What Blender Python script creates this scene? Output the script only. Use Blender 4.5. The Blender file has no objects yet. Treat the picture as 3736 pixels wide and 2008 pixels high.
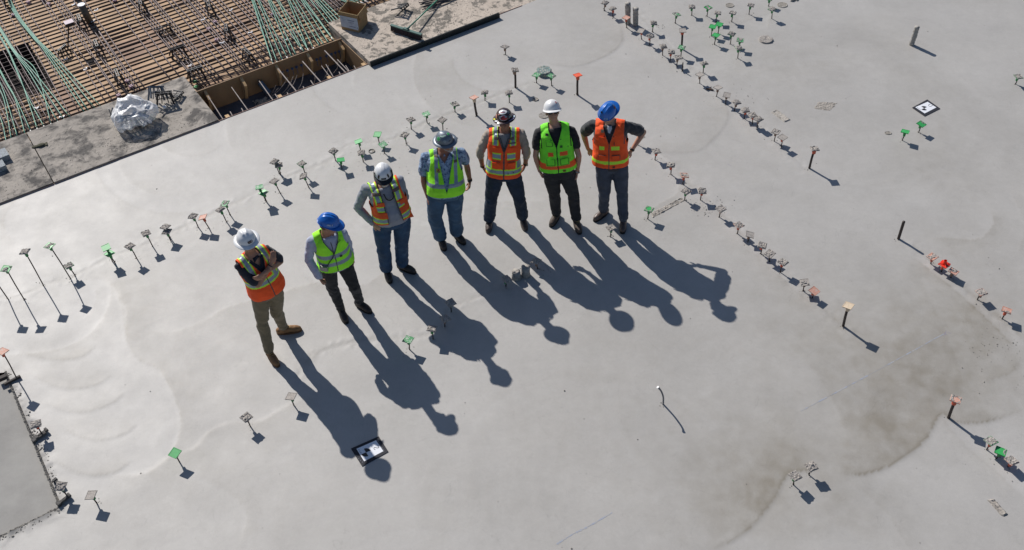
import bpy, bmesh, math, random
import numpy as np
from mathutils import Vector, Matrix
random.seed(7); rng = np.random.default_rng(7)
scene = bpy.context.scene
col = scene.collection

# ------------------------------------------------------------------ camera
CF, CTH, CRO, CH = 3800.5, 0.77622495, -0.057729908, 9.468044
PW, PH = 3736.0, 2008.0
_fw = np.array([0, math.cos(CTH), -math.sin(CTH)]); _r = np.array([1., 0, 0]); _u = np.cross(_r, _fw)
CR = _r*math.cos(CRO)+_u*math.sin(CRO); CU = -_r*math.sin(CRO)+_u*math.cos(CRO); CFW = _fw
cam_d = bpy.data.cameras.new('camera'); cam = bpy.data.objects.new('camera', cam_d); col.objects.link(cam)
m = Matrix.Identity(4)
for i in range(3):
    m[i][0] = CR[i]; m[i][1] = CU[i]; m[i][2] = -CFW[i]
m[2][3] = CH
cam.matrix_world = m
cam_d.sensor_width = 36.0; cam_d.lens = CF/PW*36.0; cam_d.clip_end = 2000
scene.camera = cam

# ------------------------------------------------------------------ light
SX, SY = 0.7135, -1.012                       # shadow of a 1 m post
EL = math.atan2(1.0, math.hypot(SX, SY)); ROT = math.atan2(-SX, -SY)
world = bpy.data.worlds.new("World"); scene.world = world; world.use_nodes = True
nt = world.node_tree; bg = nt.nodes['Background']; sky = nt.nodes.new('ShaderNodeTexSky')
sky.sky_type = 'NISHITA'; sky.sun_disc = False; sky.sun_elevation = EL; sky.sun_rotation = ROT % (2*math.pi)
tn_ = nt.nodes.new('ShaderNodeMix'); tn_.data_type = 'RGBA'; tn_.blend_type = 'MULTIPLY'; tn_.inputs[0].default_value = 1; tn_.inputs[7].default_value = (.90, 1.0, 1.13, 1)
nt.links.new(sky.outputs[0], tn_.inputs[6]); nt.links.new(tn_.outputs[2], bg.inputs[0]); bg.inputs[1].default_value = 0.060
sd = bpy.data.lights.new('sun', 'SUN'); sun = bpy.data.objects.new('sun', sd); col.objects.link(sun)
sd.energy = 4.5; sd.angle = math.radians(0.5); sd.color = (1.0, 0.955, 0.90)
sun.rotation_euler = Vector((SX, SY, -1.0)).to_track_quat('-Z', 'Y').to_euler()
sun.location = (-8, 20, 16)
vs = scene.view_settings; vs.view_transform = 'Standard'; vs.look = 'None'; vs.exposure = 0.0; vs.gamma = 1.0

# ------------------------------------------------------------------ placing
def at(px, py, z=0.0):
    d = CFW*CF + CR*(px-PW/2) - CU*(py-PH/2); t = (z-CH)/d[2]
    return np.array([0, 0, CH]) + d*t
def aty(px, py, y):
    d = CFW*CF + CR*(px-PW/2) - CU*(py-PH/2); t = y/d[1]
    return np.array([0, 0, CH]) + d*t
O0 = at(0, 747); UD = at(1341, 236)-O0; UD = UD/np.linalg.norm(UD); VD = np.array([-UD[1], UD[0], 0.])
UANG = math.atan2(UD[1], UD[0])
def W(u, v, z=0.0): return O0 + UD*u + VD*v + np.array([0, 0, z])
def uv(px, py, z=0.0):
    p = at(px, py, z)-O0; return float(p@UD), float(p@VD)
K = 1.45031

# ------------------------------------------------------------------ noise
def _h(ix, iy, iz, s):
    n = (ix*374761393 + iy*668265263 + iz*2147483647 + s*974711) & 0xffffffff
    n = ((n ^ (n >> 13))*1274126177) & 0xffffffff
    return ((n ^ (n >> 16)) & 0xffff)/65535.0
def vnoise(P, s=0):
    P = np.asarray(P, float); F = np.floor(P).astype(np.int64); f = P-F; f = f*f*(3-2*f); o = 0
    for dx in (0, 1):
        for dy in (0, 1):
            for dz in (0, 1):
                w = (f[:, 0] if dx else 1-f[:, 0])*(f[:, 1] if dy else 1-f[:, 1])*(f[:, 2] if dz else 1-f[:, 2])
                o = o + w*_h(F[:, 0]+dx, F[:, 1]+dy, F[:, 2]+dz, s)
    return o*2-1
def fbm(P, s=0, n=3):
    o = 0; a = 1.0; t = 0
    for i in range(n):
        o = o + a*vnoise(np.asarray(P)*(2**i), s+i*17); t += a; a *= .5
    return o/t

# ------------------------------------------------------------------ materials
MATS = {}
def mat(name, color, rough=0.6, metal=0.0, noise=None, bump=None, spec=0.5, sheen=0.0, trans=0.0, alpha=1.0, coat=0.0, c2=None):
    """noise=(scale, amount) value mottling; bump=(scale, strength_m); c2=(colour, scale, threshold) patches of a second colour"""
    if name in MATS: return MATS[name]
    M = bpy.data.materials.new(name); M.use_nodes = True; n = M.node_tree; L = n.links; p = n.nodes['Principled BSDF']
    p.inputs['Base Color'].default_value = (*color, 1); p.inputs['Roughness'].default_value = rough
    p.inputs['Metallic'].default_value = metal; p.inputs['Specular IOR Level'].default_value = spec
    p.inputs['Sheen Weight'].default_value = sheen; p.inputs['Transmission Weight'].default_value = trans
    p.inputs['Alpha'].default_value = alpha; p.inputs['Coat Weight'].default_value = coat
    tc = n.nodes.new('ShaderNodeTexCoord'); src = None
    if c2:
        t = n.nodes.new('ShaderNodeTexNoise'); t.inputs['Scale'].default_value = c2[1]; t.inputs['Detail'].default_value = 6
        L.new(tc.outputs['Object'], t.inputs['Vector'])
        r = n.nodes.new('ShaderNodeMapRange'); r.inputs[1].default_value = c2[2]-.04; r.inputs[2].default_value = c2[2]+.04
        L.new(t.outputs['Fac'], r.inputs[0])
        x = n.nodes.new('ShaderNodeMix'); x.data_type = 'RGBA'; x.inputs[6].default_value = (*color, 1); x.inputs[7].default_value = (*c2[0], 1)
        L.new(r.outputs[0], x.inputs[0]); src = x.outputs[2]
    if noise:
        t = n.nodes.new('ShaderNodeTexNoise'); t.inputs['Scale'].default_value = noise[0]; t.inputs['Detail'].default_value = 5
        L.new(tc.outputs['Object'], t.inputs['Vector'])
        r = n.nodes.new('ShaderNodeMapRange'); r.inputs[1].default_value = .25; r.inputs[2].default_value = .75
        r.inputs[3].default_value = 1-noise[1]; r.inputs[4].default_value = 1+noise[1]; L.new(t.outputs['Fac'], r.inputs[0])
        x = n.nodes.new('ShaderNodeMix'); x.data_type = 'RGBA'; x.blend_type = 'MULTIPLY'; x.inputs[0].default_value = 1
        if src: L.new(src, x.inputs[6])
        else: x.inputs[6].default_value = (*color, 1)
        L.new(r.outputs[0], x.inputs[7]); src = x.outputs[2]
    if src: L.new(src, p.inputs['Base Color'])
    if bump:
        t = n.nodes.new('ShaderNodeTexNoise'); t.inputs['Scale'].default_value = bump[0]; t.inputs['Detail'].default_value = 5
        L.new(tc.outputs['Object'], t.inputs['Vector']); b = n.nodes.new('ShaderNodeBump'); b.inputs['Distance'].default_value = bump[1]
        L.new(t.outputs['Fac'], b.inputs['Height']); L.new(b.outputs[0], p.inputs['Normal'])
    MATS[name] = M
    return M

# ------------------------------------------------------------------ objects
def tag(o, label=None, cat=None, group=None, kind=None):
    if label: o['label'] = label
    if cat: o['category'] = cat
    if group: o['group'] = group
    if kind: o['kind'] = kind
    return o
def empty(name, loc, label, cat, group=None, rz=0.0):
    o = bpy.data.objects.new(name, None); col.objects.link(o); o.location = Vector(loc); o.rotation_euler = (0, 0, rz)
    o.empty_display_size = .1
    return tag(o, label, cat, group)
def add_me(name, V, F, mats, fm=None, smooth=False):
    me = bpy.data.meshes.new(name); me.from_pydata([tuple(map(float, v)) for v in V], [], [tuple(map(int, f)) for f in F])
    for mm in (mats if isinstance(mats, (list, tuple)) else [mats]): me.materials.append(mm)
    if fm is not None: me.polygons.foreach_set('material_index', np.asarray(fm, dtype=np.int32))
    if smooth: me.polygons.foreach_set('use_smooth', np.ones(len(me.polygons), dtype=bool))
    me.update(); return me
def obj(name, V, F, mats, parent=None, fm=None, smooth=False, world=True):
    """vertices in world space; they are moved into the parent's frame (parents here are at loc, rz)"""
    V = np.asarray(V, float).reshape(-1, 3)
    if parent is not None and world:
        c, s = math.cos(-parent.rotation_euler[2]), math.sin(-parent.rotation_euler[2]); L = np.array(parent.location)
        par = parent
        while par.parent is not None: par = par.parent; L = L+np.array(par.location)
        V = V-L; V = np.stack([V[:, 0]*c-V[:, 1]*s, V[:, 0]*s+V[:, 1]*c, V[:, 2]], 1)
        me = add_me(name, V, F, mats, fm, smooth); o = bpy.data.objects.new(name, me); col.objects.link(o); o.parent = parent; return o
    if parent is None and world:
        c0 = (V.min(0)+V.max(0))/2; c0[2] = V[:, 2].min()
        me = add_me(name, V-c0, F, mats, fm, smooth); o = bpy.data.objects.new(name, me); col.objects.link(o); o.location = Vector(c0); return o
    me = add_me(name, V, F, mats, fm, smooth); o = bpy.data.objects.new(name, me); col.objects.link(o)
    if parent is not None: o.parent = parent
    return o
class G:
    """collects shapes into one vertex/face list"""
    def __init__(s): s.V = []; s.F = []; s.M = []; s.n = 0
    def add(s, V, F, mi=0):
        V = np.asarray(V, float).reshape(-1, 3); s.V.append(V); s.F += [tuple(i+s.n for i in f) for f in F]; s.M += [mi]*len(F); s.n += len(V); return s
    def box(s, c, d, R=None, mi=0):
        c = np.asarray(c, float); h = np.asarray(d, float)/2
        P = np.array([[x, y, z] for x in (-1, 1) for y in (-1, 1) for z in (-1, 1)])*h
        if R is not None: P = P@np.asarray(R).T
        return s.add(P+c, [(0, 1, 3, 2), (4, 6, 7, 5), (0, 4, 5, 1), (2, 3, 7, 6), (0, 2, 6, 4), (1, 5, 7, 3)], mi)
    def tube(s, pts, r, n=8, caps=True, mi=0, up=None, squash=1.0):
        pts = [np.asarray(p, float) for p in pts]; k = len(pts)
        r = [r]*k if np.isscalar(r) else list(r); V = []; ref = None
        for i, p in enumerate(pts):
            d = pts[min(i+1, k-1)]-pts[max(i-1, 0)]; d = d/(np.linalg.norm(d)+1e-9)
            if ref is None:
                ref = np.array([0, 0, 1.]) if abs(d[2]) < .9 else np.array([1., 0, 0])
                if up is not None: ref = np.asarray(up, float)
            a = ref-d*(ref@d); a = a/(np.linalg.norm(a)+1e-9); b = np.cross(d, a); ref = a
            for j in range(n):
                t = 2*math.pi*j/n; V.append(p+(a*math.cos(t)*squash+b*math.sin(t))*r[i])
        F = []
        for i in range(k-1):
            for j in range(n):
                F.append((i*n+j, i*n+(j+1) % n, (i+1)*n+(j+1) % n, (i+1)*n+j))
        if caps: F.append(tuple(range(n-1, -1, -1))); F.append(tuple((k-1)*n+j for j in range(n)))
        return s.add(V, F, mi)
    def capsule(s, pts, r, n=14, squash=1.0, up=None):
        pts = [np.asarray(p, float) for p in pts]; r = [r]*len(pts) if np.isscalar(r) else list(r)
        d0 = pts[0]-pts[1]; d0 = d0/np.linalg.norm(d0); d1 = pts[-1]-pts[-2]; d1 = d1/np.linalg.norm(d1)
        P, Rr = [], []
        for a in (85, 60, 30): P.append(pts[0]+d0*r[0]*math.sin(math.radians(a))); Rr.append(r[0]*math.cos(math.radians(a)))
        P += pts; Rr += r
        for a in (30, 60, 85): P.append(pts[-1]+d1*r[-1]*math.sin(math.radians(a))); Rr.append(r[-1]*math.cos(math.radians(a)))
        return s.tube(P, Rr, n, True, squash=squash, up=up)
    def ell(s, c, rad, R=None, n=16):
        V = []; F = []; m_ = n//2
        for i in range(1, m_):
            t = math.pi*i/m_
            for j in range(n):
                p = 2*math.pi*j/n; V.append((math.sin(t)*math.cos(p), math.sin(t)*math.sin(p), math.cos(t)))
        V.append((0, 0, 1)); V.append((0, 0, -1)); a = len(V)-2; b = len(V)-1
        for i in range(m_-2):
            for j in range(n): F.append((i*n+j, (i+1)*n+j, (i+1)*n+(j+1) % n, i*n+(j+1) % n))
        for j in range(n): F.append((a, j, (j+1) % n)); F.append((b, (m_-2)*n+(j+1) % n, (m_-2)*n+j))
        V = np.array(V)*np.asarray(rad, float)
        if R is not None: V = V@np.asarray(R).T
        return s.add(V+np.asarray(c, float), F)
    def loft(s, rings, n=32, ex=2.4):
        """rings: list of (centre, xdir, ydir, a, b)"""
        V = []; F = []
        for c, x, y, a, b in rings:
            for j in range(n):
                t = 2*math.pi*j/n; ct, st = math.cos(t), math.sin(t)
                V.append(c+x*(a*math.copysign(abs(ct)**(2/ex), ct))+y*(b*math.copysign(abs(st)**(2/ex), st)))
        k = len(rings)
        for i in range(k-1):
            for j in range(n): F.append((i*n+j, i*n+(j+1) % n, (i+1)*n+(j+1) % n, (i+1)*n+j))
        F.append(tuple(range(n-1, -1, -1))); F.append(tuple((k-1)*n+j for j in range(n)))
        return s.add(V, F)
    def arr(s): return np.concatenate(s.V), s.F
    def obj(s, name, mats, parent=None, smooth=False, world=True):
        V, F = s.arr(); return obj(name, V, F, mats, parent, s.M, smooth, world)
    def vox(s, size, smooth=2):
        """fuses everything collected into one continuous surface"""
        V, F = s.arr(); me = add_me('tmp', V, F, []) ; o = bpy.data.objects.new('tmp', me); col.objects.link(o)
        bm = bmesh.new(); bm.from_mesh(me); bmesh.ops.recalc_face_normals(bm, faces=bm.faces); bm.to_mesh(me); bm.free()
        md = o.modifiers.new('r', 'REMESH'); md.mode = 'VOXEL'; md.voxel_size = size
        dg = bpy.context.evaluated_depsgraph_get(); e = o.evaluated_get(dg); m2 = e.to_mesh()
        V = np.empty(len(m2.vertices)*3); m2.vertices.foreach_get('co', V); V = V.reshape(-1, 3)
        F = np.array([tuple(p.vertices) for p in m2.polygons if len(p.vertices) == 4]); e.to_mesh_clear()
        bpy.data.objects.remove(o); bpy.data.meshes.remove(me)
        return lap(V, F, smooth), F
def lap(V, F, it, w=0.5):
    F = np.asarray(F); E = np.concatenate([F[:, [0, 1]], F[:, [1, 2]], F[:, [2, 3]], F[:, [3, 0]]])
    for _ in range(it):
        S = np.zeros_like(V); C = np.zeros(len(V))
        for a, b in ((0, 1), (1, 0)):
            for k in range(3): S[:, k] += np.bincount(E[:, a], V[E[:, b], k], len(V))
            C += np.bincount(E[:, a], minlength=len(V))
        C[C == 0] = 1; V = V*(1-w)+w*S/C[:, None]
    return V
def vnorm(V, F):
    F = np.asarray(F); n = np.cross(V[F[:, 2]]-V[F[:, 0]], V[F[:, 3]]-V[F[:, 1]]); N = np.zeros_like(V)
    for c in range(4):
        for k in range(3): N[:, k] += np.bincount(F[:, c], n[:, k], len(V))
    return N/(np.linalg.norm(N, axis=1)[:, None]+1e-12)
def compact(V, F, fm=None):
    F = np.asarray(F); used = np.unique(F); mp = -np.ones(len(V), int); mp[used] = np.arange(len(used)); return V[used], mp[F]
def rotz(a): c, s = math.cos(a), math.sin(a); return np.array([[c, -s, 0], [s, c, 0], [0, 0, 1.]])
def nrm(v): v = np.asarray(v, float); return v/np.linalg.norm(v)
# ------------------------------------------------------------------ fresh floor slab (u,v aligned sheet)
def catmull(P, n=8):
    P = np.asarray(P, float); Q = [P[0]]
    for i in range(len(P)-1):
        p0 = P[max(i-1, 0)]; p1 = P[i]; p2 = P[i+1]; p3 = P[min(i+2, len(P)-1)]
        for k in range(1, n+1):
            t = k/n; Q.append(.5*((2*p1)+(-p0+p2)*t+(2*p0-5*p1+4*p2-p3)*t*t+(-p0+3*p1-3*p2+p3)*t**3))
    return np.array(Q)
def S_(pts, ox=0, oy=0, k=1.0): return np.array([uv(ox+x*k, oy+y*k) for x, y in pts])
def D_(pts): return S_(pts, 0, 0, K)
us = np.concatenate([[-45, -25, -12, -6, -3.2], np.arange(-1.95, 16.6, .026), [18, 22, 30, 45]])
vs_ = np.concatenate([[-45, -30, -20, -14], np.arange(-12.3, -0.001, .026), [0.0]])
# exact breaks round the old lower slab
LU, LV0, LV1 = -0.74, -5.66, -3.31
us[np.argmin(abs(us-LU))] = LU; vs_[np.argmin(abs(vs_-LV0))] = LV0; vs_[np.argmin(abs(vs_-LV1))] = LV1
GU, GV = np.meshgrid(us, vs_, indexing='ij'); gu, gv = GU.ravel(), GV.ravel()
hgt = np.zeros(len(gu)); tint = np.zeros(len(gu)); rough_ = np.zeros(len(gu))
def pdist(poly, reach):
    """signed distance (+ on the left of the line) of grid points near a polyline"""
    lo = poly.min(0)-reach; hi = poly.max(0)+reach
    idx = np.nonzero((gu > lo[0]) & (gu < hi[0]) & (gv > lo[1]) & (gv < hi[1]))[0]
    p = np.stack([gu[idx], gv[idx]], 1); best = np.full(len(idx), 9.0); sg = np.ones(len(idx)); par = np.zeros(len(idx))
    for i in range(len(poly)-1):
        a, b = poly[i], poly[i+1]; d = b-a; L2 = d@d+1e-12
        t = np.clip(((p-a)@d)/L2, 0, 1); q = p-(a+t[:, None]*d); dd = np.hypot(q[:, 0], q[:, 1])
        m_ = dd < best; best[m_] = dd[m_]; sg[m_] = np.sign(d[0]*q[m_, 1]-d[1]*q[m_, 0]+1e-15); par[m_] = (i+t[m_])/(len(poly)-1)
    return idx, best, sg, par
def step(poly, side, h=.003, dark=.25, w=.5, crisp=.02):
    """a trowel / pour edge: a low bank on one side that dies away, a little darker there"""
    poly = catmull(poly); idx, d, sg, par = pdist(poly, w*2.2)
    f = np.minimum(1, 8*np.minimum(par, 1-par)); on = (sg == side)
    prof = np.where(on, np.exp(-d/w), np.exp(-(d/crisp)**2)*.6)*f
    hgt[idx] += h*prof
    P3 = np.stack([gu[idx]*2.5, gv[idx]*2.5, gu[idx]*0], 1)
    n5 = fbm(P3, 5); tint[idx] += 1.5*dark*np.where(on, np.exp(-d/(w*1.1)), 0)*f*(0.8+.7*n5)-.75*dark*np.where(on, 0, np.exp(-d/(w*.9)))*f*(.8+.6*n5)+.8*dark*np.exp(-(d/.022)**2)*f
def crack(poly, w=.035, h=.004, dark=.25):
    poly = catmull(poly); idx, d, sg, par = pdist(poly, .45)
    P3 = np.stack([gu[idx]*14, gv[idx]*14, gu[idx]*0], 1); n = fbm(P3, 11, 3)
    d2 = abs(d+n*.045)
    m_ = np.exp(-(d2/w)**2)*np.clip(.6+n*1.2, 0, 1.3); hgt[idx] += -h*m_+h*.8*np.exp(-((d-.06)/.05)**2)*(n > 0)
    tint[idx] += 3.6*dark*m_-.20*np.exp(-d/.16)*np.clip(.7+1.5*n, 0, 2); rough_[idx] += np.exp(-d/.08)*.5
def blob(px, py, r, dark, rx=1.0, ang=0.0):
    c = np.array(uv(px*K, py*K)); idx = np.nonzero((abs(gu-c[0]) < 3*r*max(1, rx)) & (abs(gv-c[1]) < 3*r*max(1, rx)))[0]
    x = gu[idx]-c[0]; y = gv[idx]-c[1]; ca, sa = math.cos(ang), math.sin(ang); X = (x*ca+y*sa)/rx; Y = -x*sa+y*ca
    n = fbm(np.stack([gu[idx]*1.8, gv[idx]*1.8, gu[idx]*0+px], 1), 3, 4)
    tint[idx] += 1.25*dark*np.exp(-((X*X+Y*Y)/(r*r)))*np.clip(.75+.8*n, 0, 2)
A1 = (0, 820, .3465); A2 = (0, 1250, .547); A3 = (300, 560, .3649); A4 = (1200, 200, .3649)
crack(np.concatenate([S_([(0, 770), (200, 760), (480, 630), (740, 560)], *A1), S_([(300, 1030), (540, 950), (800, 830), (1060, 720), (1310, 600), (1480, 520), (1700, 410), (1900, 300), (2250, 160), (2500, 60)], *A3),
                      S_([(200, 900), (560, 860), (800, 770), (1000, 660), (1250, 580), (1480, 490), (1700, 400), (1860, 330), (2050, 270)], *A4)]), dark=.16)
step(S_([(880, 560), (1000, 560), (1100, 585), (1220, 680), (1260, 790), (1330, 860), (1335, 1000), (1330, 1100), (1350, 1190), (1440, 1240)], *A1), 1, .004, .17, .40)
step(S_([(1150, 560), (1170, 700), (1130, 900), (1000, 1100), (800, 1250), (500, 1340), (200, 1370), (20, 1370)], *A1), 1, .003, .15, .4)
step(S_([(1000, 660), (1015, 760), (980, 880), (880, 1010)], *A1), 1, .0015, .14, .25)
step(D_([(300, 700), (318, 850), (350, 905), (400, 930), (430, 980), (455, 1050), (446, 1110), (415, 1160), (350, 1195), (270, 1195)]), 1, .005, .22, .45)
for pl in ([(100, 60), (250, 100), (400, 120), (560, 90), (640, 20)], [(180, 200), (350, 290), (500, 310), (650, 280), (760, 210)], [(280, 400), (450, 462), (600, 460), (760, 400), (830, 330)], [(380, 560), (560, 640), (700, 650), (850, 600), (914, 540)], [(330, 770), (480, 860), (640, 890), (780, 860), (880, 790)]):
    step(S_(pl, *A2), 1, .003, .17, .34, .015)
for i, (cx, cy, r0, a0, a1) in enumerate([(430, 400, 190, 150, 300), (430, 400, 130, 140, 280), (640, 330, 120, 60, 200), (760, 320, 190, 90, 210), (930, 190, 150, 100, 250), (1010, 200, 120, 60, 200), (120, 560, 110, 90, 230), (60, 520, 90, 100, 240), (860, 640, 120, 200, 330), (1240, 180, 200, 150, 260), (1250, 150, 110, 170, 300), (480, 330, 90, 200, 330)]):
    pl = [(cx+r0*math.cos(math.radians(a)), cy-r0*.72*math.sin(math.radians(a))) for a in np.linspace(a0, a1, 9)]
    step(D_(pl), 1 if i % 2 else -1, .002, .13, .3, .03)
step(D_([(370, 1180), (430, 1150), (490, 1128), (530, 1085), (580, 1065), (650, 1062), (740, 1012), (790, 1000)]), -1, .004, .12, .25)
step(D_([(320, 830), (430, 837), (520, 805), (570, 775), (690, 742), (770, 718), (850, 700)]), -1, .003, .14, .25)
crack(D_([(745, 950), (790, 895), (880, 862), (1020, 848), (1100, 832), (1130, 775), (1200, 748), (1290, 705), (1350, 662)]), dark=.13)
step(D_([(760, 960), (800, 890), (870, 862), (960, 850)]), 1, .003, .12, .2)
step(D_([(1230, 505), (1300, 508), (1420, 505), (1480, 480)]), -1, .002, .06, .2)
crack(D_([(900, 560), (1010, 540), (1100, 560), (1200, 520), (1330, 505)]), w=.02, h=.001, dark=.08)
step(D_([(1366, 160), (1440, 168), (1500, 152), (1545, 128), (1566, 100), (1560, 60)]), 1, .005, .16, .28)
step(D_([(1590, 362), (1660, 382), (1750, 382), (1800, 345), (1830, 300), (1828, 250)]), 1, .004, .11, .35)
step(D_([(1630, 370), (1690, 410), (1708, 455), (1700, 490), (1650, 520), (1600, 560)]), 1, .003, .12, .25)
crack(D_([(1590, 20), (1640, 70), (1700, 130), (1760, 190), (1830, 255), (1900, 310), (1960, 365), (2030, 430)]), dark=.10)
crack(D_([(1640, 380), (1720, 450), (1800, 520), (1900, 620), (2000, 710), (2080, 785), (2130, 830)]), dark=.12)
step(D_([(1760, 500), (1840, 560), (1900, 640), (1990, 720), (2080, 800)]), -1, .002, .10, .3)
crack(D_([(2300, 620), (2380, 690), (2470, 760), (2576, 850)]), dark=.18)
step(D_([(2300, 650), (2390, 720), (2480, 800), (2560, 880)]), -1, .002, .22, .35)
step(D_([(2090, 1188), (2150, 1196), (2200, 1188), (2260, 1160), (2330, 1105), (2365, 1045), (2400, 1062), (2440, 1066), (2500, 1058), (2576, 1030)]), 1, .004, .44, .75)
step(D_([(2060, 1180), (1985, 1195), (1950, 1250), (1905, 1310), (1860, 1350), (1790, 1385)]), -1, .004, .40, .6)
step(D_([(2365, 1040), (2400, 1090), (2450, 1140), (2520, 1200), (2576, 1255)]), -1, .003, .10, .25)
step(D_([(2100, 1190), (2160, 1230), (2230, 1290), (2260, 1340), (2290, 1385)]), 1, .002, .06, .2)
step(D_([(2490, 530), (2500, 560), (2480, 590), (2450, 604), (2400, 600), (2340, 600)]), 1, .002, .14, .25)
step(D_([(2540, 480), (2576, 560), (2560, 640)]), 1, .002, .06, .3)
step(D_([(1955, 20), (1935, 45), (1932, 75)]), 1, .003, .08, .1)
step(D_([(1700, 95), (1800, 80), (1900, 45), (1990, 15)]), 1, .002, .06, .2)
step(D_([(2470, 960), (2540, 940), (2576, 900)]), 1, .002, .12, .3)
step(D_([(600, 1385), (620, 1290), (560, 1230), (480, 1190)]), -1, .002, .06, .35)
step(D_([(870, 1385), (1000, 1330), (1150, 1340), (1250, 1385)]), 1, .001, .04, .3)
for b in [(2140, 1160, .7, .26, 1.9, .5), (1935, 1265, .35, .36, 1.5, .9), (1850, 1230, .8, .2, 1.5, .5), (2250, 1050, .9, .2, 1.3, .3), (2250, 880, .9, .15, 1.6, 0), (2460, 820, .8, .30, 2.4, -.6), (2500, 940, .6, .16, 1.3, 0), (1800, 640, .9, .08, 1.5, -.6),
          (2020, 820, .8, .12, 1.5, -.6), (1280, 1180, 1.5, .05, 1, 0), (1700, 1250, 1.4, .10, 1, 0), (1400, 1060, .8, .05, 1, 0), (2440, 570, .5, .14, 1, 0), (1640, 890, .7, .07, 1, 0), (1480, 1010, .6, .05, 2, 0), (300, 1280, .8, .05, 1, 0), (1000, 330, .8, .05, 2, .2), (1900, 300, 1.5, .05, 1, 0), (700, 1290, .9, .05, 1, 0)]:
    blob(*b)
P3 = np.stack([gu*.55, gv*.55, gu*0], 1); lowf = fbm(P3, 40, 4); hgt += .003*lowf
rt_ = np.clip((gu-.42*gv-7.0)/6.0, 0, 1); tint += rt_*np.clip(.06+.22*fbm(P3*1.3, 44, 5), 0, .4)+.07*fbm(P3*2.1, 45, 5)
# sweeping trowel streaks: arcs of a long hand float, centred on where the finisher knelt
for (cx, cy, R_) in [(300, 560, 2.0), (760, 330, 2.2), (1150, 200, 2.0), (250, 1000, 1.8), (700, 1000, 2.0), (1480, 260, 1.8), (1050, 480, 1.6), (1500, 1250, 2.4), (2100, 300, 2.4), (1900, 1000, 2.2), (2350, 900, 1.8), (900, 1280, 2.0)]:
    c = np.array(uv(cx*K, cy*K)); dd = np.hypot(gu-c[0], gv-c[1]); th = np.arctan2(gv-c[1], gu-c[0]); m_ = dd < R_*1.3
    s_ = fbm(np.stack([dd[m_]*9, th[m_]*1.1, th[m_]*0+cx], 1), 77, 3); e_ = np.exp(-((dd[m_]-R_*.62)/(R_*.35))**2)
    tint[m_] += .085*s_*e_; hgt[m_] += .0006*s_*e_
P3 = np.stack([gu*2.2, gv*2.2, gu*0], 1); mid = fbm(P3, 41, 3); hgt += .0006*mid
fr_ = fbm(np.stack([gu*9, gv*9, gu*0], 1), 91, 4); tint = np.where(tint > 0, tint*(1+.45*fr_), tint*(1+.5*fr_))+.05*fr_
sel = (gu < LU+.001) & (gv > LV0-.001) & (gv < LV1+.001)
dl = np.maximum(np.maximum(gu-LU, LV0-gv), gv-LV1)       # rough lip round the lower slab
m_ = (dl > -.01) & (dl < .25); n = fbm(np.stack([gu*16, gv*16, gu*0], 1)[m_], 8, 3)
hgt[m_] += .030*np.exp(-dl[m_]/.05)*(.5+.9*n); tint[m_] += np.exp(-dl[m_]/.05)*(.45-.35*n); rough_[m_] += np.exp(-dl[m_]/.1)
gx = O0[0]+UD[0]*gu+VD[0]*gv; gy = O0[1]+UD[1]*gu+VD[1]*gv
nu, nv = len(us), len(vs_)
HG = hgt.reshape(nu, nv).copy()
def zslab(x, y):
    p = np.array([x, y])-O0[:2]; return float(HG[min(np.searchsorted(us, p@UD[:2]), nu-1), min(np.searchsorted(vs_, p@VD[:2]), nv-1)])
I = np.arange(nu*nv).reshape(nu, nv); Q = np.stack([I[:-1, :-1], I[1:, :-1], I[1:, 1:], I[:-1, 1:]], -1).reshape(-1, 4)
cu = (us[:-1]+us[1:])/2; cv = (vs_[:-1]+vs_[1:])/2; CU_, CV_ = np.meshgrid(cu, cv, indexing='ij')
keep = ~((CU_ < LU) & (CV_ > LV0) & (CV_ < LV1)).ravel(); Q = Q[keep]
V = np.stack([gx, gy, hgt], 1)
edge = I[:, -1]; V2 = V[edge].copy(); V2[:, 2] = -.34; n0 = len(V)
V = np.concatenate([V, V2]); tint = np.concatenate([tint, np.full(nu, .25)]); rough_ = np.concatenate([rough_, np.ones(nu)])
SK = np.stack([edge[:-1], edge[1:], n0+np.arange(1, nu), n0+np.arange(nu-1)], 1); Q = np.concatenate([Q, SK])
def big_mesh(name, V, Q, m_, attrs=None):
    me = bpy.data.meshes.new(name); me.vertices.add(len(V)); me.vertices.foreach_set('co', V.astype(np.float32).ravel())
    me.loops.add(len(Q)*4); me.loops.foreach_set('vertex_index', Q.astype(np.int32).ravel()); me.polygons.add(len(Q))
    me.polygons.foreach_set('loop_start', (np.arange(len(Q))*4).astype(np.int32)); me.polygons.foreach_set('loop_total', np.full(len(Q), 4, np.int32))
    me.update(calc_edges=True); me.polygons.foreach_set('use_smooth', np.ones(len(Q), dtype=bool)); me.materials.append(m_)
    for k, a in (attrs or {}).items():
        t = me.attributes.new(k, 'FLOAT', 'POINT'); t.data.foreach_set('value', a.astype(np.float32))
    o = bpy.data.objects.new(name, me); col.objects.link(o); return o
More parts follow.
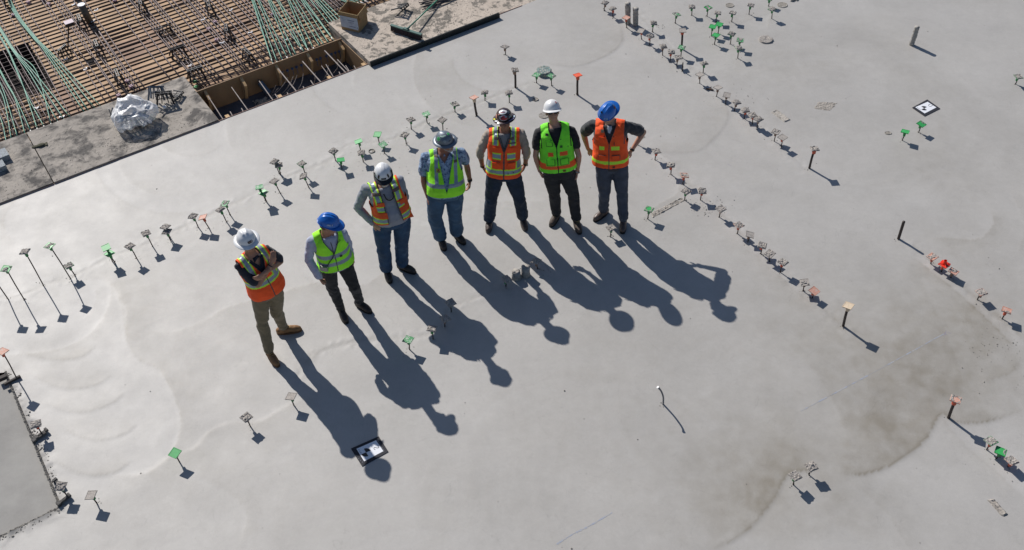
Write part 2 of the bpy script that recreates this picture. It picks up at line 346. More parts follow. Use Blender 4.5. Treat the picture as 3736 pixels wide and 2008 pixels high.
def concrete(name, base, stain, rough=.5, grain=.0006, attr=True, patch=None, mott=.08):
    M = bpy.data.materials.new(name); M.use_nodes = True; n = M.node_tree; L = n.links; p = n.nodes['Principled BSDF']
    N = n.nodes.new; tc = N('ShaderNodeTexCoord')
    def tex(scale, det=6, rg=.6, dist=0.0):
        t = N('ShaderNodeTexNoise'); t.inputs['Scale'].default_value = scale; t.inputs['Detail'].default_value = det; t.inputs['Roughness'].default_value = rg
        t.inputs['Distortion'].default_value = dist; L.new(tc.outputs['Object'], t.inputs['Vector']); return t.outputs['Fac']
    def rng_(s, a, b, c, d):
        r = N('ShaderNodeMapRange'); L.new(s, r.inputs[0]); r.inputs[1].default_value = a; r.inputs[2].default_value = b; r.inputs[3].default_value = c; r.inputs[4].default_value = d; return r.outputs[0]
    def mul(a, b, fac=1.0):
        x = N('ShaderNodeMix'); x.data_type = 'RGBA'; x.blend_type = 'MULTIPLY'; x.inputs[0].default_value = fac; L.new(a, x.inputs[6]); L.new(b, x.inputs[7]); return x.outputs[2]
    mx = N('ShaderNodeMix'); mx.data_type = 'RGBA'; mx.clamp_factor = False; mx.inputs[6].default_value = (*base, 1); mx.inputs[7].default_value = (*stain, 1)
    if attr:
        at_ = N('ShaderNodeAttribute'); at_.attribute_name = 'stain'; L.new(at_.outputs['Fac'], mx.inputs[0])
    else:
        L.new(rng_(tex(patch[0] if patch else 1.5, 8, .65, .3), patch[1] if patch else .45, patch[2] if patch else .65, 0, 1), mx.inputs[0])
    c = mx.outputs[2]
    c = mul(c, rng_(tex(.9, 5), .3, .7, 1-mott, 1+mott)); c = mul(c, rng_(tex(7, 8, .7), .3, .7, 1-mott*.55, 1+mott*.55))
    c = mul(c, rng_(tex(160, 3, .8), .3, .7, .90, 1.10)); c = mul(c, rng_(tex(22, 8, .8, .4), .3, .7, .96, 1.04)); c = mul(c, rng_(tex(45, 2), .17, .24, .72, 1.0))
    if attr:                                      # wandering hairlines and long faint float marks
        for sc_, ds_, wd_, dk_ in ((1.1, 1.6, .0035, .90), (2.7, 2.2, .004, .94)):
            ab = N('ShaderNodeMath'); ab.operation = 'SUBTRACT'; ab.inputs[1].default_value = .5; L.new(tex(sc_, 5, .55, ds_), ab.inputs[0])
            a2 = N('ShaderNodeMath'); a2.operation = 'ABSOLUTE'; L.new(ab.outputs[0], a2.inputs[0]); c = mul(c, rng_(a2.outputs[0], 0, wd_, dk_, 1.0))
    L.new(c, p.inputs['Base Color'])
    L.new(rng_(tex(2.2, 6), .3, .7, rough-.03, rough+.05), p.inputs['Roughness'])
    b = N('ShaderNodeBump'); b.inputs['Distance'].default_value = grain; L.new(tex(90, 6, .75), b.inputs['Height'])
    b2 = N('ShaderNodeBump'); b2.inputs['Distance'].default_value = grain*2.6; L.new(tex(5, 5, .55, .5), b2.inputs['Height']); L.new(b.outputs[0], b2.inputs['Normal'])
    L.new(b2.outputs[0], p.inputs['Normal']); p.inputs['Specular IOR Level'].default_value = .42
    return M
M_slab = concrete('fresh_concrete', (.412, .397, .375), (.280, .258, .222), .53, mott=.07)
slab = big_mesh('floor_slab', V, Q, M_slab, {'stain': np.clip(tint, -.55, 1.2)}); tag(slab, kind='structure')

# old lower slab at the bottom left
M_old = concrete('old_concrete', (.31, .30, .28), (.25, .24, .225), .75, .0012, False, (1.2, .45, .7), .06)
g = G(); g.add([W(-30, LV0, -.035), W(LU, LV0, -.035), W(LU, LV1, -.035), W(-30, LV1, -.035)], [(0, 1, 2, 3)])
tag(g.obj('lower_slab', [M_old]), kind='structure')
# shoulders of fresh slab need a little wall down to the lower slab
g = G(); z0, z1 = -.04, .0
g.add([W(LU, LV0, z1), W(LU, LV1, z1), W(LU, LV1, z0), W(LU, LV0, z0)], [(0, 1, 2, 3)])
g.add([W(-30, LV0, z1), W(LU, LV0, z1), W(LU, LV0, z0), W(-30, LV0, z0)], [(0, 1, 2, 3)])
tag(g.obj('slab_step', [M_old]), kind='structure')
# broken mortar crumbs along the lip and elsewhere
def crumbs(name, pts, label, m_, smin=.004, smax=.014):
    g = G()
    for p in pts:
        r = random.uniform(smin, smax)*random.choice([1, 1, 1, 1.6]); R = rotz(random.uniform(0, 6.3))
        V = (rng.normal(size=(6, 3))); V = V/np.linalg.norm(V, axis=1)[:, None]
        base = np.array([[1, 0, 0], [-1, 0, 0], [0, 1, 0], [0, -1, 0], [0, 0, 1], [0, 0, -1.]])*(.6+.5*rng.random((6, 1)))
        base = base@R.T*r*np.array([1, 1, .7]); g.add(base+p+np.array([0, 0, r*.35]), [(0, 2, 4), (2, 1, 4), (1, 3, 4), (3, 0, 4), (2, 0, 5), (1, 2, 5), (3, 1, 5), (0, 3, 5)])
    o = g.obj(name, [m_]); return tag(o, label, 'debris', kind='stuff')
M_crumb = mat('mortar_crumb', (.27, .25, .22), .9, noise=(40, .3))
pts = []
for _ in range(2600):
    t = random.random(); d = abs(random.gauss(0, .035))
    if t < .72: pts.append(W(LU+d-.03, random.uniform(LV0, LV1), .0))
    else: pts.append(W(random.uniform(-1.6, LU), LV0-d+.03, 0))
crumbs('mortar_rubble', pts, 'rough broken mortar along the edge of the lower grey slab', M_crumb, .003, .012)
# ------------------------------------------------------------------ old curb strips, pocket and rebar deck (upper left)
M_dark = concrete('dusty_curb_concrete', (.36, .325, .285), (.11, .102, .094), .9, .003, False, (3.2, .47, .60), .16)
M_beige = concrete('peeling_curb_concrete', (.50, .43, .36), (.19, .17, .145), .9, .0025, False, (5.5, .50, .56), .12)
def slabbox(u0, u1, v0, v1, zt, zb, n=1):
    g = G(); P = [W(u0, v0, zt), W(u1, v0, zt), W(u1, v1, zt), W(u0, v1, zt), W(u0, v0, zb), W(u1, v0, zb), W(u1, v1, zb), W(u0, v1, zb)]
    return g.add(P, [(0, 1, 2, 3), (0, 4, 5, 1), (1, 5, 6, 2), (2, 6, 7, 3), (3, 7, 4, 0), (4, 7, 6, 5)])
def rough_strip(name, u0, u1, v0, v1, zt, zb, m_, label, seed, amp=.006):
    """strip of old concrete with a gritty top"""
    nu_, nv_ = int((u1-u0)/.03)+1, int((v1-v0)/.03)+1; a = np.linspace(u0, u1, nu_); b = np.linspace(v0, v1, nv_)
    A, B = np.meshgrid(a, b, indexing='ij'); A = A.ravel(); B = B.ravel()
    h = fbm(np.stack([A*14, B*14, A*0], 1), seed, 3)*amp*.6+np.clip(fbm(np.stack([A*30, B*30, A*0], 1), seed+3, 2)-.25, 0, 1)*amp*3*(fbm(np.stack([A*2, B*2, A*0], 1), seed+5)>0)
    brd = (A < u0+.02) | (A > u1-.02) | (B < v0+.02) | (B > v1-.02); h[brd] = 0
    V = O0+A[:, None]*UD+B[:, None]*VD; V[:, 2] = zt+h; I = np.arange(nu_*nv_).reshape(nu_, nv_)
    F = np.stack([I[:-1, :-1], I[1:, :-1], I[1:, 1:], I[:-1, 1:]], -1).reshape(-1, 4); F = [tuple(f) for f in F]; n0 = len(V)
    C = [W(u0, v0, zt), W(u1, v0, zt), W(u1, v1, zt), W(u0, v1, zt), W(u0, v0, zb), W(u1, v0, zb), W(u1, v1, zb), W(u0, v1, zb)]
    F += [tuple(n0+i for i in f) for f in [(0, 4, 5, 1), (1, 5, 6, 2), (2, 6, 7, 3), (3, 7, 4, 0)]]
    o = obj(name, np.concatenate([V, np.array(C)]), F, [m_]); return tag(o, label, 'concrete curb')
rough_strip('curb_strip', -6, .775, -.0, 1.5, .03, -.36, M_dark, 'dark gritty concrete curb section at the far left edge of the photo', 3)
rough_strip('curb_strip', .79, 3.36, -.0, 1.5, .03, -.36, M_dark, 'grey dusty concrete curb section carrying the clear plastic bag', 5)
rough_strip('curb_strip', 8.54, 14, .005, 1.45, .0, -.36, M_beige, 'rough brown concrete curb section beyond the metal edged landing at the top', 9)
# overhanging landing on the right of the pocket with a steel edge angle
o = rough_strip('landing_slab', 5.985, 8.5, -.095, 1.45, .09, .0, M_beige, 'beige patchy concrete landing with black steel edge, carrying the cardboard box', 12, .004)
g = G(); g.box(W(7.25, -.101, .037), (2.53, .010, .105), rotz(UANG)); g.box(W(7.25, -.086, .0945), (2.53, .018, .004), rotz(UANG))
g.obj('edge_angle', [mat('blue_black_steel', (.012, .018, .020), .5, .2, noise=(12, .4))], o)
g = slabbox(5.99, 8.5, .002, 1.45, -.002, -.36); g.obj('support_wall', [M_dark], o)

# plywood deck and pocket
M_ply = mat('plywood_deck', (.46, .295, .165), .75, noise=(2.2, .3), bump=(30, .001), c2=((.32, .19, .12), .8, .55))
def deck_poly(z, name):
    g = G(); a = 1.5
    for (u0, u1, v0, v1) in [(-8, -1.0, 1.5, 12), (-1.0, 1.55, 1.5, 2.8), (-1.0, 1.55, 4.5, 12), (1.55, 3.36, 1.5, 12), (3.36, 5.985, .975, 12), (5.985, 15, 1.45, 12)]:
        g.add([W(u0, v0, z), W(u1, v0, z), W(u1, v1, z), W(u0, v1, z)], [(0, 1, 2, 3)])
    return g.obj(name, [M_ply])
tag(deck_poly(-.158, 'plywood_deck'), 'tan plywood formwork deck under the mat of steel bars', 'formwork deck')
# plywood joints: thin dark gaps drawn as real battens' gaps
g = G()
for uu in np.arange(-1.2, 11, 1.22): g.box(W(uu, 5.8, -.188), (.006, 8.6, .002), rotz(UANG))
# sunk beam trench
M_trench_shade = mat('trench_shadow_ply', (.07, .05, .04), .9)  # trench plywood coloured near black, the shade down there put into its colour
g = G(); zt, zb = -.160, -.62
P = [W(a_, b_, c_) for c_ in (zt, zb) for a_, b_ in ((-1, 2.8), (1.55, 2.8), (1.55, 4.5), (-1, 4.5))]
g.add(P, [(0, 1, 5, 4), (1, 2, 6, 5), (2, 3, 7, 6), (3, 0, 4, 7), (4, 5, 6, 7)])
tag(g.obj('beam_trench', [M_trench_shade]), 'deep dark plywood lined trench sunk in the deck at left', 'trench')
# pocket: floor, back panel, side panels, studs
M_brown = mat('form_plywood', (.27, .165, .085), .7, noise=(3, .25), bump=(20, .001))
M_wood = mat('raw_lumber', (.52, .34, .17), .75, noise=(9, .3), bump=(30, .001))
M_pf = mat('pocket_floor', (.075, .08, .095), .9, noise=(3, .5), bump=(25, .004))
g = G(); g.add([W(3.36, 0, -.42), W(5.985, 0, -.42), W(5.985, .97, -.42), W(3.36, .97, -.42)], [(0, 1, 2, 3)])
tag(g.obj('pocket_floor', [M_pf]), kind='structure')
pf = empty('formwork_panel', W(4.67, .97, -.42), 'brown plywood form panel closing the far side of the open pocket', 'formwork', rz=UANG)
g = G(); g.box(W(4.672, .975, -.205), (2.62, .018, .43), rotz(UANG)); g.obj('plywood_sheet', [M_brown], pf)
for i, c in enumerate([(3.50, .955, 1), (4.13, .955, 1), (4.75, .955, 1), (5.33, .955, 1), (5.93, .955, 1)]):
    uu = c[0]; g = G()                         # sloping kicker: top face catches the sun
    a = [W(uu-.022, .962, -.02), W(uu+.022, .962, -.02), W(uu-.022, .80, -.10), W(uu+.022, .80, -.10), W(uu-.022, .962, -.42), W(uu+.022, .962, -.42), W(uu-.022, .93, -.42), W(uu+.022, .93, -.42)]
    g.add(a, [(0, 1, 3, 2), (2, 3, 7, 6), (0, 2, 6, 4), (1, 5, 7, 3), (0, 4, 5, 1), (4, 6, 7, 5)]); g.obj('stud', [M_wood], pf)
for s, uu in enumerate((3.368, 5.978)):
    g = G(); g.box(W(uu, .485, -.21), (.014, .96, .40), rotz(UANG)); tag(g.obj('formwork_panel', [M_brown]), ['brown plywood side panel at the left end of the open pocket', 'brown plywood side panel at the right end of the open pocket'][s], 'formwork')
for i, uu in enumerate((3.52, 4.42, 5.30, 5.93)):
    g = G(); a = [W(uu-.03, .005, .0), W(uu+.03, .005, .0), W(uu-.03, .10, -.005), W(uu+.03, .10, -.005), W(uu-.03, .005, -.3), W(uu+.03, .005, -.3), W(uu-.03, .06, -.3), W(uu+.03, .06, -.3)]
    g.add(a, [(0, 1, 3, 2), (2, 3, 7, 6), (0, 2, 6, 4), (1, 5, 7, 3), (0, 4, 5, 1), (4, 6, 7, 5)])
    tag(g.obj('lumber_block', [M_wood]), 'short upright lumber block, %s along the near edge of the pocket' % ['leftmost', 'second from left', 'third from left', 'rightmost'][i], 'lumber', 'lumber blocks on the near edge of the pocket')
# slab edge strip, pinkish form liner
g = G(); g.box(W(4.5, -.004, .006), (9.1, .006, .012), rotz(UANG)); tag(g.obj('edge_liner', [mat('pink_liner', (.42, .27, .22), .8)]), 'thin pinkish form liner along the far edge of the fresh slab', 'edge liner')
# rods that stick out of the slab edge into the pocket
M_bar = mat('rusty_steel', (.055, .038, .036), .6, .4, noise=(25, .35))
M_lbar = mat('cement_dusted_steel', (.30, .26, .24), .75, noise=(30, .4))
def poct(px, py): return 700+px*.2523, 140+py*.2523
rods = [((235, 840), (455, 1170), .008), ((575, 710), (820, 1040), .008), ((975, 620), (1185, 900), .008), ((1245, 440), (1530, 775), .010), ((1600, 335), (1885, 640), .010), ((1920, 180), (2250, 505), .010), ((2105, 310), (2295, 490), .008),
        ((1875, 400), (1990, 545), .006), ((1940, 380), (2065, 575), .007), ((555, 1065), (600, 1130), .008), ((720, 1015), (750, 1065), .008), ((1205, 810), (1245, 860), .008), ((1380, 790), (1415, 830), .008), ((1610, 700), (1640, 740), .008), ((1720, 615), (1765, 670), .008), ((2130, 490), (2155, 530), .008), ((2225, 395), (2290, 480), .006), ((2345, 400), (2390, 455), .006)]
for i, (a, b, r) in enumerate(rods):
    A = at(*poct(*b), 0); u_, v_ = uv(*poct(*b), 0); z_ = -.03; A = W(u_, -.01, z_)
    B = at(*poct(*a), -.04); g = G(); g.tube([A, B], r, 7)
    tag(g.obj('dowel_rod', [M_lbar]), 'cement dusted steel rod reaching out of the slab edge into the pocket', 'steel rod', 'rods reaching out of the slab edge over the pocket')
for i, (pts, z0, z1) in enumerate([([(1145, 820), (1190, 740), (1215, 680)], -.4, -.12), ([(1160, 835), (1260, 750), (1340, 650), (1385, 570)], -.4, -.1), ([(1310, 795), (1370, 730), (1430, 640), (1465, 555)], -.4, -.1), ([(1330, 815), (1410, 740), (1480, 640), (1522, 535)], -.4, -.1), ([(1530, 755), (1590, 640), (1612, 510)], -.3, -.1), ([(1275, 680), (1298, 610)], -.3, -.2), ([(1765, 660), (1780, 590), (1782, 500)], -.3, -.1), ([(1890, 610), (1950, 520), (1975, 390)], -.4, -.1), ([(2035, 520), (2100, 440), (2110, 350)], -.4, -.1), ([(2050, 500), (2090, 455)], -.3, -.2), ([(2085, 400), (2100, 330)], -.3, -.15), ([(2140, 380), (2160, 310)], -.3, -.15), ([(1190, 790), (1250, 725)], -.35, -.2)]):
    k = len(pts); P = [at(*poct(*p), z0+(z1-z0)*j/(k-1)) for j, p in enumerate(pts)]
    g = G(); g.tube(catmull(P, 4), .0055, 6); tag(g.obj('curved_bar', [M_lbar]), 'thin curved steel bar sweeping up from the pocket floor', 'steel bar', 'curved bars inside the pocket')
g = G(); a = at(*poct(985, 640), -.2); b = at(*poct(1115, 800), -.36); g.tube([a, b], .055, 16); tag(g.obj('conduit_pipe', [mat('steel_blue_pipe', (.12, .16, .20), .35, .7)]), 'short blue grey steel pipe lying in the pocket', 'pipe')
pts = [at(*poct(1000+random.gauss(40, 60), 920+random.gauss(0, 22)), -.41) for _ in range(120)]; crumbs('pocket_rubble', pts, 'pile of rubble on the pocket floor beside the middle lumber block', M_crumb, .008, .03)
for i, (px, py) in enumerate([(1245, 500), (1310, 490), (1385, 460), (1462, 440), (1520, 415), (1590, 385), (1810, 305), (1870, 290), (1950, 250), (2035, 235), (2090, 215), (2145, 190)]):
    u_, v_ = uv(*poct(px, py), -.18); g = G(); c = W(u_, .955, -.2); Z = nrm(VD)
    for a in range(3):
        d = UD*math.cos(a*1.05)+np.array([0, 0, 1])*math.sin(a*1.05); g.tube([c-d*.028, c+d*.028], .006, 5)
    g.tube([c, c-VD*.03], .012, 8); g.tube([c-VD*.01-np.array([0, 0, .02]), c-VD*.02-np.array([0, 0, .12])], .004, 5)
    tag(g.obj('anchor_rosette', [mat('blue_plastic', (.10, .14, .24), .5)]), 'small blue plastic anchor on the brown pocket panel', 'anchor', 'blue anchors on the far pocket panel')

# ---- reinforcing bars on the deck
def bar(name, A, B, r, m_, label, group, sag=0.0, n=1, nn=6, cat='steel bar'):
    A = np.asarray(A); B = np.asarray(B); k = 6; P = []
    jx = random.uniform(-.01, .01)
    for i in range(k+1):
        t = i/k; p = A+(B-A)*t; p = p-np.array([0, 0, sag*math.sin(t*math.pi*3)**2]); p = p+UD*jx*math.sin(t*7)+VD*jx*math.sin(t*5); P.append(p)
    g = G(); g.tube(P, r, nn); return tag(g.obj(name, [m_], smooth=True), label, cat, group)
v = 1.56; i = 0
while v < 7.6:                                   # bars parallel to the slab edge
    u0 = -2.2+random.uniform(0, .5); u1 = 10.2+random.uniform(-.4, .4); um = random.uniform(2, 6)
    bar('reinforcing_bar', W(u0, v, -.146), W(um+.4, v+random.uniform(-.015, .015), -.146),   .0100, M_bar, 'dark steel bar laid lengthwise on the plywood deck', 'lengthwise bars of the steel mat', .004)
    bar('reinforcing_bar', W(um-.2, v+.018, -.146), W(u1, v+random.uniform(-.015, .015), -.146),   .0100, M_bar, 'dark steel bar laid lengthwise on the plywood deck', 'lengthwise bars of the steel mat', .004)
    if random.random() < .25:
        um = random.uniform(0, 7); bar('reinforcing_bar', W(um, v+.04, -.12), W(um+1.6, v+.05, -.12), .008, M_bar, 'dark steel bar laid lengthwise on the plywood deck', 'lengthwise bars of the steel mat')
    v += .132+random.uniform(-.012, .012)
for v in (1.05, 1.16, 1.30, 1.42):
    bar('reinforcing_bar', W(3.42, v, -.10), W(5.95, v+.01, -.10), .0085, M_bar, 'dark steel bar laid lengthwise on the plywood deck', 'lengthwise bars of the steel mat')
u = .15; M_gbar = mat('purple_grey_steel', (.095, .075, .078), .5, .5, noise=(20, .3))
def vedge(u): return .99 if 3.38 < u < 5.97 else 1.52
while u < 8.8:                                   # bars running away from the slab, in pairs
    ve = vedge(u); dz = -.125; sk = random.uniform(-.06, .12)
    if u < 2.9 or u > 3.2:
        bar('reinforcing_bar', W(u+random.uniform(-.02, .02), ve, dz), W(u+sk, 7.4, dz), .0095, M_gbar, 'purplish steel bar running across the mat away from the slab', 'crosswise bars of the steel mat', .004)
        if random.random() < .62:
            l0 = ve if random.random() < .7 else random.uniform(2, 4.5)
            bar('reinforcing_bar', W(u+.035+random.uniform(0, .03), l0, dz), W(u+sk+.045, random.uniform(5, 7.4), dz), .0095, M_gbar, 'purplish steel bar running across the mat away from the slab', 'crosswise bars of the steel mat', .004)
    u += random.choice([.10, .13, .17, .21])
# dense cages
for (u0, u1, v0, v1, du, dv) in [(-1.0, 1.35, 1.6, 2.95, .10, .075), (-.9, 1.5, 2.85, 3.7, .12, .05), (4.5, 5.9, 1.0, 1.9, .07, .11), (5.6, 7.4, 1.9, 3.2, .09, .075)]:
    uu = u0
    while uu < u1:
        if len([1]) : bar('cage_bar', W(uu, v0+random.uniform(0, .2), -.12), W(uu+random.uniform(-.03, .03), v1-random.uniform(0, .2), -.13), .006, M_bar, 'thin dark bar in a dense cage on the deck', 'bars of the dense steel cages')
        uu += du*random.uniform(.8, 1.3)
    vv = v0
    while vv < v1:
        bar('cage_bar', W(u0+random.uniform(0, .3), vv, -.15), W(u1-random.uniform(0, .3), vv+random.uniform(-.02, .02), -.15), .006, M_bar, 'thin dark bar in a dense cage on the deck', 'bars of the dense steel cages')
        vv += dv*random.uniform(.8, 1.3)
# green tendons
M_ten = mat('green_sheathed_tendon', (.075, .29, .20), .42, noise=(6, .25), coat=.2); M_tip = mat('bare_tendon_end', (.75, .72, .68), .4)
T5 = (0, 0, .3754); T6 = (850, 0, .1877)
ten = []
def tn(grp, crop, *pts): ten.append((grp, crop, pts))
for i, e in enumerate([(820, 1092), (862, 1080), (925, 1055), (985, 1040)]): tn(0, T5, (48+i*9, -60), (150+i*11, 150), (330+i*11, 380), (440+i*18, 510), e)
for i, e in enumerate([(560, 1182), (622, 1160), (682, 1142), (495, 1202)]): tn(0, T5, (-60+i*6, 190), (30+i*8, 350), (140+i*9, 520), (290+i*22, 720-i*8), e)
for i, e in enumerate([(425, 1225), (360, 1248)]): tn(0, T5, (-40+i*10, 300), (70+i*8, 480), (190+i*8, 760), (300-i*20, 1000), e)
for i, e in enumerate([(295, 1268), (245, 1310)]): tn(0, T5, (-60, 560+i*20), (60+i*6, 790+i*30), (150, 950+i*20), e)
for i, e in enumerate([(172, 1338), (110, 1362)]): tn(0, T5, (-50, 700+i*90), (40, 900+i*70), e)
tn(0, T5, (-60, 1000), (20, 1190), (60, 1380))
for x, e in [(372, (745, 1150)), (392, (775, 1230)), (412, (855, 1200)), (480, (960, 1165)), (505, (1045, 1105)), (680, (1140, 1105)), (700, (1225, 1075)), (720, (1305, 930)), (850, (1380, 1020)), (875, (1470, 985)), (1070, (1450, 945)), (1095, (1560, 930)), (1150, (1690, 905)), (1210, (1770, 880)), (1310, (1865, 845)), (1335, (1910, 730)), (1372, (1970, 800)), (1480, (2100, 765)), (1560, (1960, 465)), (1590, (2010, 440)), (1640, (2060, 410)), (1700, (2120, 380))]:
    m_ = (x-30+(e[0]-x+30)*.56, -70+(e[1]+70)*.56); tn(1, T6, (x-30, -70), m_, e)
for x, e in [(2040, (2290, 90)), (2090, (2330, 80)), (2180, (2420, 60)), (2240, (2480, 45)), (2330, (2560, 20))]: tn(1, T6, (x-120, -80), e)
for grp, (ox, oy, k), pts in ten:
    P = [at(ox+x*k, oy+y*k, -.085+random.uniform(0, .012)) for x, y in pts]; P = catmull(P, 5); d = P[-1]-P[-2]
    t = empty('tendon', P[len(P)//2]*[1, 1, 0], ['green sheathed cable sweeping across the steel mat at far left' , 'green sheathed cable fanning out above the pocket and box'][grp], 'cable', ['green cables of the left fan', 'green cables of the right fan'][grp])
    g = G(); g.tube(P, .0085, 6); g.obj('sheath', [M_ten], t, True)
    g = G(); g.tube([P[-1], P[-1]+nrm(d)*.09], .0105, 6); g.obj('bare_end', [M_tip], t, True)
# ------------------------------------------------------------------ rebar stubs with square safety caps
M_green = mat('green_plastic', (.045, .38, .10), .45, noise=(40, .15)); M_greenD = mat('dusty_green_plastic', (.06, .30, .11), .6, noise=(60, .3), c2=((.38, .42, .36), 55, .56))
M_orange = mat('orange_plastic', (.75, .10, .035), .5, noise=(40, .15)); M_pink = mat('faded_orange_plastic', (.60, .32, .24), .65, noise=(50, .2), c2=((.42, .38, .35), 45, .60))
M_greyc = mat('cement_coated_plastic', (.36, .33, .30), .9, noise=(70, .35), bump=(90, .004)); M_cream = mat('cream_plastic', (.62, .50, .36), .6, noise=(40, .15))
M_crust = mat('crusted_cement', (.36, .33, .30), .95, noise=(70, .6), bump=(120, .010))
M_neckO = mat('dusty_orange_collar', (.55, .10, .05), .6, noise=(60, .35)); M_neckG = mat('green_collar', (.03, .24, .07), .5, noise=(60, .3))
M_neckN = mat('muddy_collar', (.24, .16, .12), .8, noise=(60, .35)); M_stem = mat('dark_bar_steel', (.055, .042, .038), .6, .3, noise=(40, .5))
def crust_mesh(kind, seed):
    """kind 0 gritty flat crust, 1 lumpy heap, 2 partial crust"""
    n = 13; a = np.linspace(-.057, .057, n); A, B = np.meshgrid(a, a, indexing='ij'); A = A.ravel().copy(); B = B.ravel().copy()
    P = np.stack([A*60, B*60, A*0+seed*7.1], 1); h = fbm(P, seed, 2)
    if kind == 0: z = .009+.015*h
    elif kind == 1: z = .020*np.exp(-((A**2+B**2)/.0026))+.014*h+.006
    else: z = .007+.010*h-.02*(fbm(P*.35, seed+9, 1) > .05)
    jit = .007 if kind == 1 else .003
    e = (abs(A) > .056) | (abs(B) > .056); A = A+jit*vnoise(P*1.3+3, seed+1); B = B+jit*vnoise(P*1.3+9, seed+2); z[e] = -.004
    I = np.arange(n*n).reshape(n, n); F = np.stack([I[:-1, :-1], I[1:, :-1], I[1:, 1:], I[:-1, 1:]], -1).reshape(-1, 4)
    return add_me('concrete_crust', np.stack([A, B, z], 1), F, M_crust)
CRUST = {(k, s): crust_mesh(k, s+k*10) for k in (0, 1, 2) for s in range(4)}
def plate_mesh(m_):
    g = G(); g.box((0, 0, 0), (.110, .110, .008))
    for i in (-1, 1): g.box((i*.052, 0, .004), (.006, .110, .005)); g.box((0, i*.052, .004), (.098, .006, .005))
    V, F = g.arr(); return add_me('cap_plate', V, F, m_)
def collar_mesh(m_, r):
    g = G(); g.tube([(0, 0, -.075), (0, 0, -.03), (0, 0, -.0035)], [r+.008, r+.012, r+.021], 10); g.box((0, 0, -.010), (.055, .004, .012)); g.box((0, 0, -.010), (.004, .055, .012))
    V, F = g.arr(); return add_me('cap_collar', V, F, m_)
PL = {k: plate_mesh(m_) for k, m_ in dict(G=M_green, g=M_greenD, O=M_orange, p=M_pink, s=M_greyc, c=M_cream).items()}
CLr = {(k, r): collar_mesh(m_, r) for k, m_ in dict(G=M_neckG, O=M_neckO, N=M_neckN, C=M_cream).items() for r in (.009, .017)}
R1, R2, R3, R4 = (300, 560, .3649), (1200, 200, .3649), (2200, 0, .3033), (2200, 380, .3177)
R5, R6, R7, R8, R9, R10 = (2250, 500, .4333), (2850, 760, .39), (3300, 1150, .4693), (2600, 1580, .309), (2600, 0, .441), (800, 1380, .2672)
R11, R12, R13, RD = (0, 820, .3465), (0, 1250, .547), (1450, 900, .3032), (0, 0, K)
# crop, cap centre, base, plate colour, collar colour, crust kind (-1 none), thick pole
ROWS = []
def row(desc, order, items): ROWS.append((desc, order, items))
row('in the row behind the workers', 'left', [
 (R1, 238, 942, 303, 1085, 'G', 'G', -1, 0), (R1, 272, 1003, 330, 1098, 'G', 'G', -1, 0), (R1, 475, 928, 548, 1058, 's', 'G', 0, 0), (R1, 638, 800, 705, 932, 's', 'G', 0, 0), (R1, 832, 735, 878, 845, 's', 'G', 0, 0), (R1, 845, 783, 885, 872, 's', 'G', 0, 0),
 (R1, 1108, 630, 1160, 742, 's', 'G', 1, 0), (R1, 1205, 638, 1270, 748, 'p', 'O', -1, 0), (R1, 1380, 563, 1440, 682, 's', 'G', 1, 0), (R1, 1425, 503, 1482, 620, 'g', 'G', 2, 0), (R1, 1770, 338, 1835, 478, 'g', 'G', -1, 0), (R1, 1812, 393, 1843, 487, 'G', 'G', 2, 0),
 (R1, 1920, 278, 1980, 400, 's', 'G', 0, 0), (R1, 1922, 85, 1972, 205, 's', 'G', 1, 0), (R1, 1965, 118, 1985, 212, 's', 'G', 0, 0), (R1, 2195, 103, 2232, 222, 'g', 'G', 0, 0), (R1, 2210, 228, 2265, 342, 's', 'G', 0, 0),
 (R2, 45, 965, 68, 1062, 's', 'G', 1, 0), (R2, 118, 1052, 132, 1145, 'G', 'G', -1, 0), (R2, 295, 868, 320, 960, 'G', 'G', -1, 0), (R2, 325, 983, 342, 1072, 's', 'G', 1, 0), (R2, 485, 797, 505, 888, 'G', 'G', -1, 0), (R2, 540, 897, 555, 985, 'g', 'G', -1, 0),
 (R2, 757, 803, 775, 895, 's', 'G', 0, 0), (R2, 820, 650, 825, 745, 's', 'G', 0, 0), (R2, 972, 593, 985, 685, 'g', 'G', -1, 0), (R2, 1133, 653, 1140, 762, 's', 'G', 0, 0), (R2, 1260, 497, 1263, 572, 'g', 'G', 0, 0), (R2, 1450, 428, 1478, 608, 'p', 'C', -1, 1),
 (R2, 1557, 378, 1560, 458, 's', 'G', 1, 0), (R2, 1798, 383, 1803, 478, 's', 'G', 1, 0), (R2, 1860, 153, 1865, 330, 's', 'N', 0, 1), (R2, 2075, 203, 2078, 282, 'g', 'G', -1, 0), (R2, 2225, 213, 2228, 312, 'g', 'G', 2, 0), (R2, 2487, 205, 2485, 403, 'O', 'O', -1, 1)])
row('standing apart near the top centre of the slab', 'left', [((1700, 0, .3626), 393, 473, 396, 552, 's', 'N', 0, 0)])
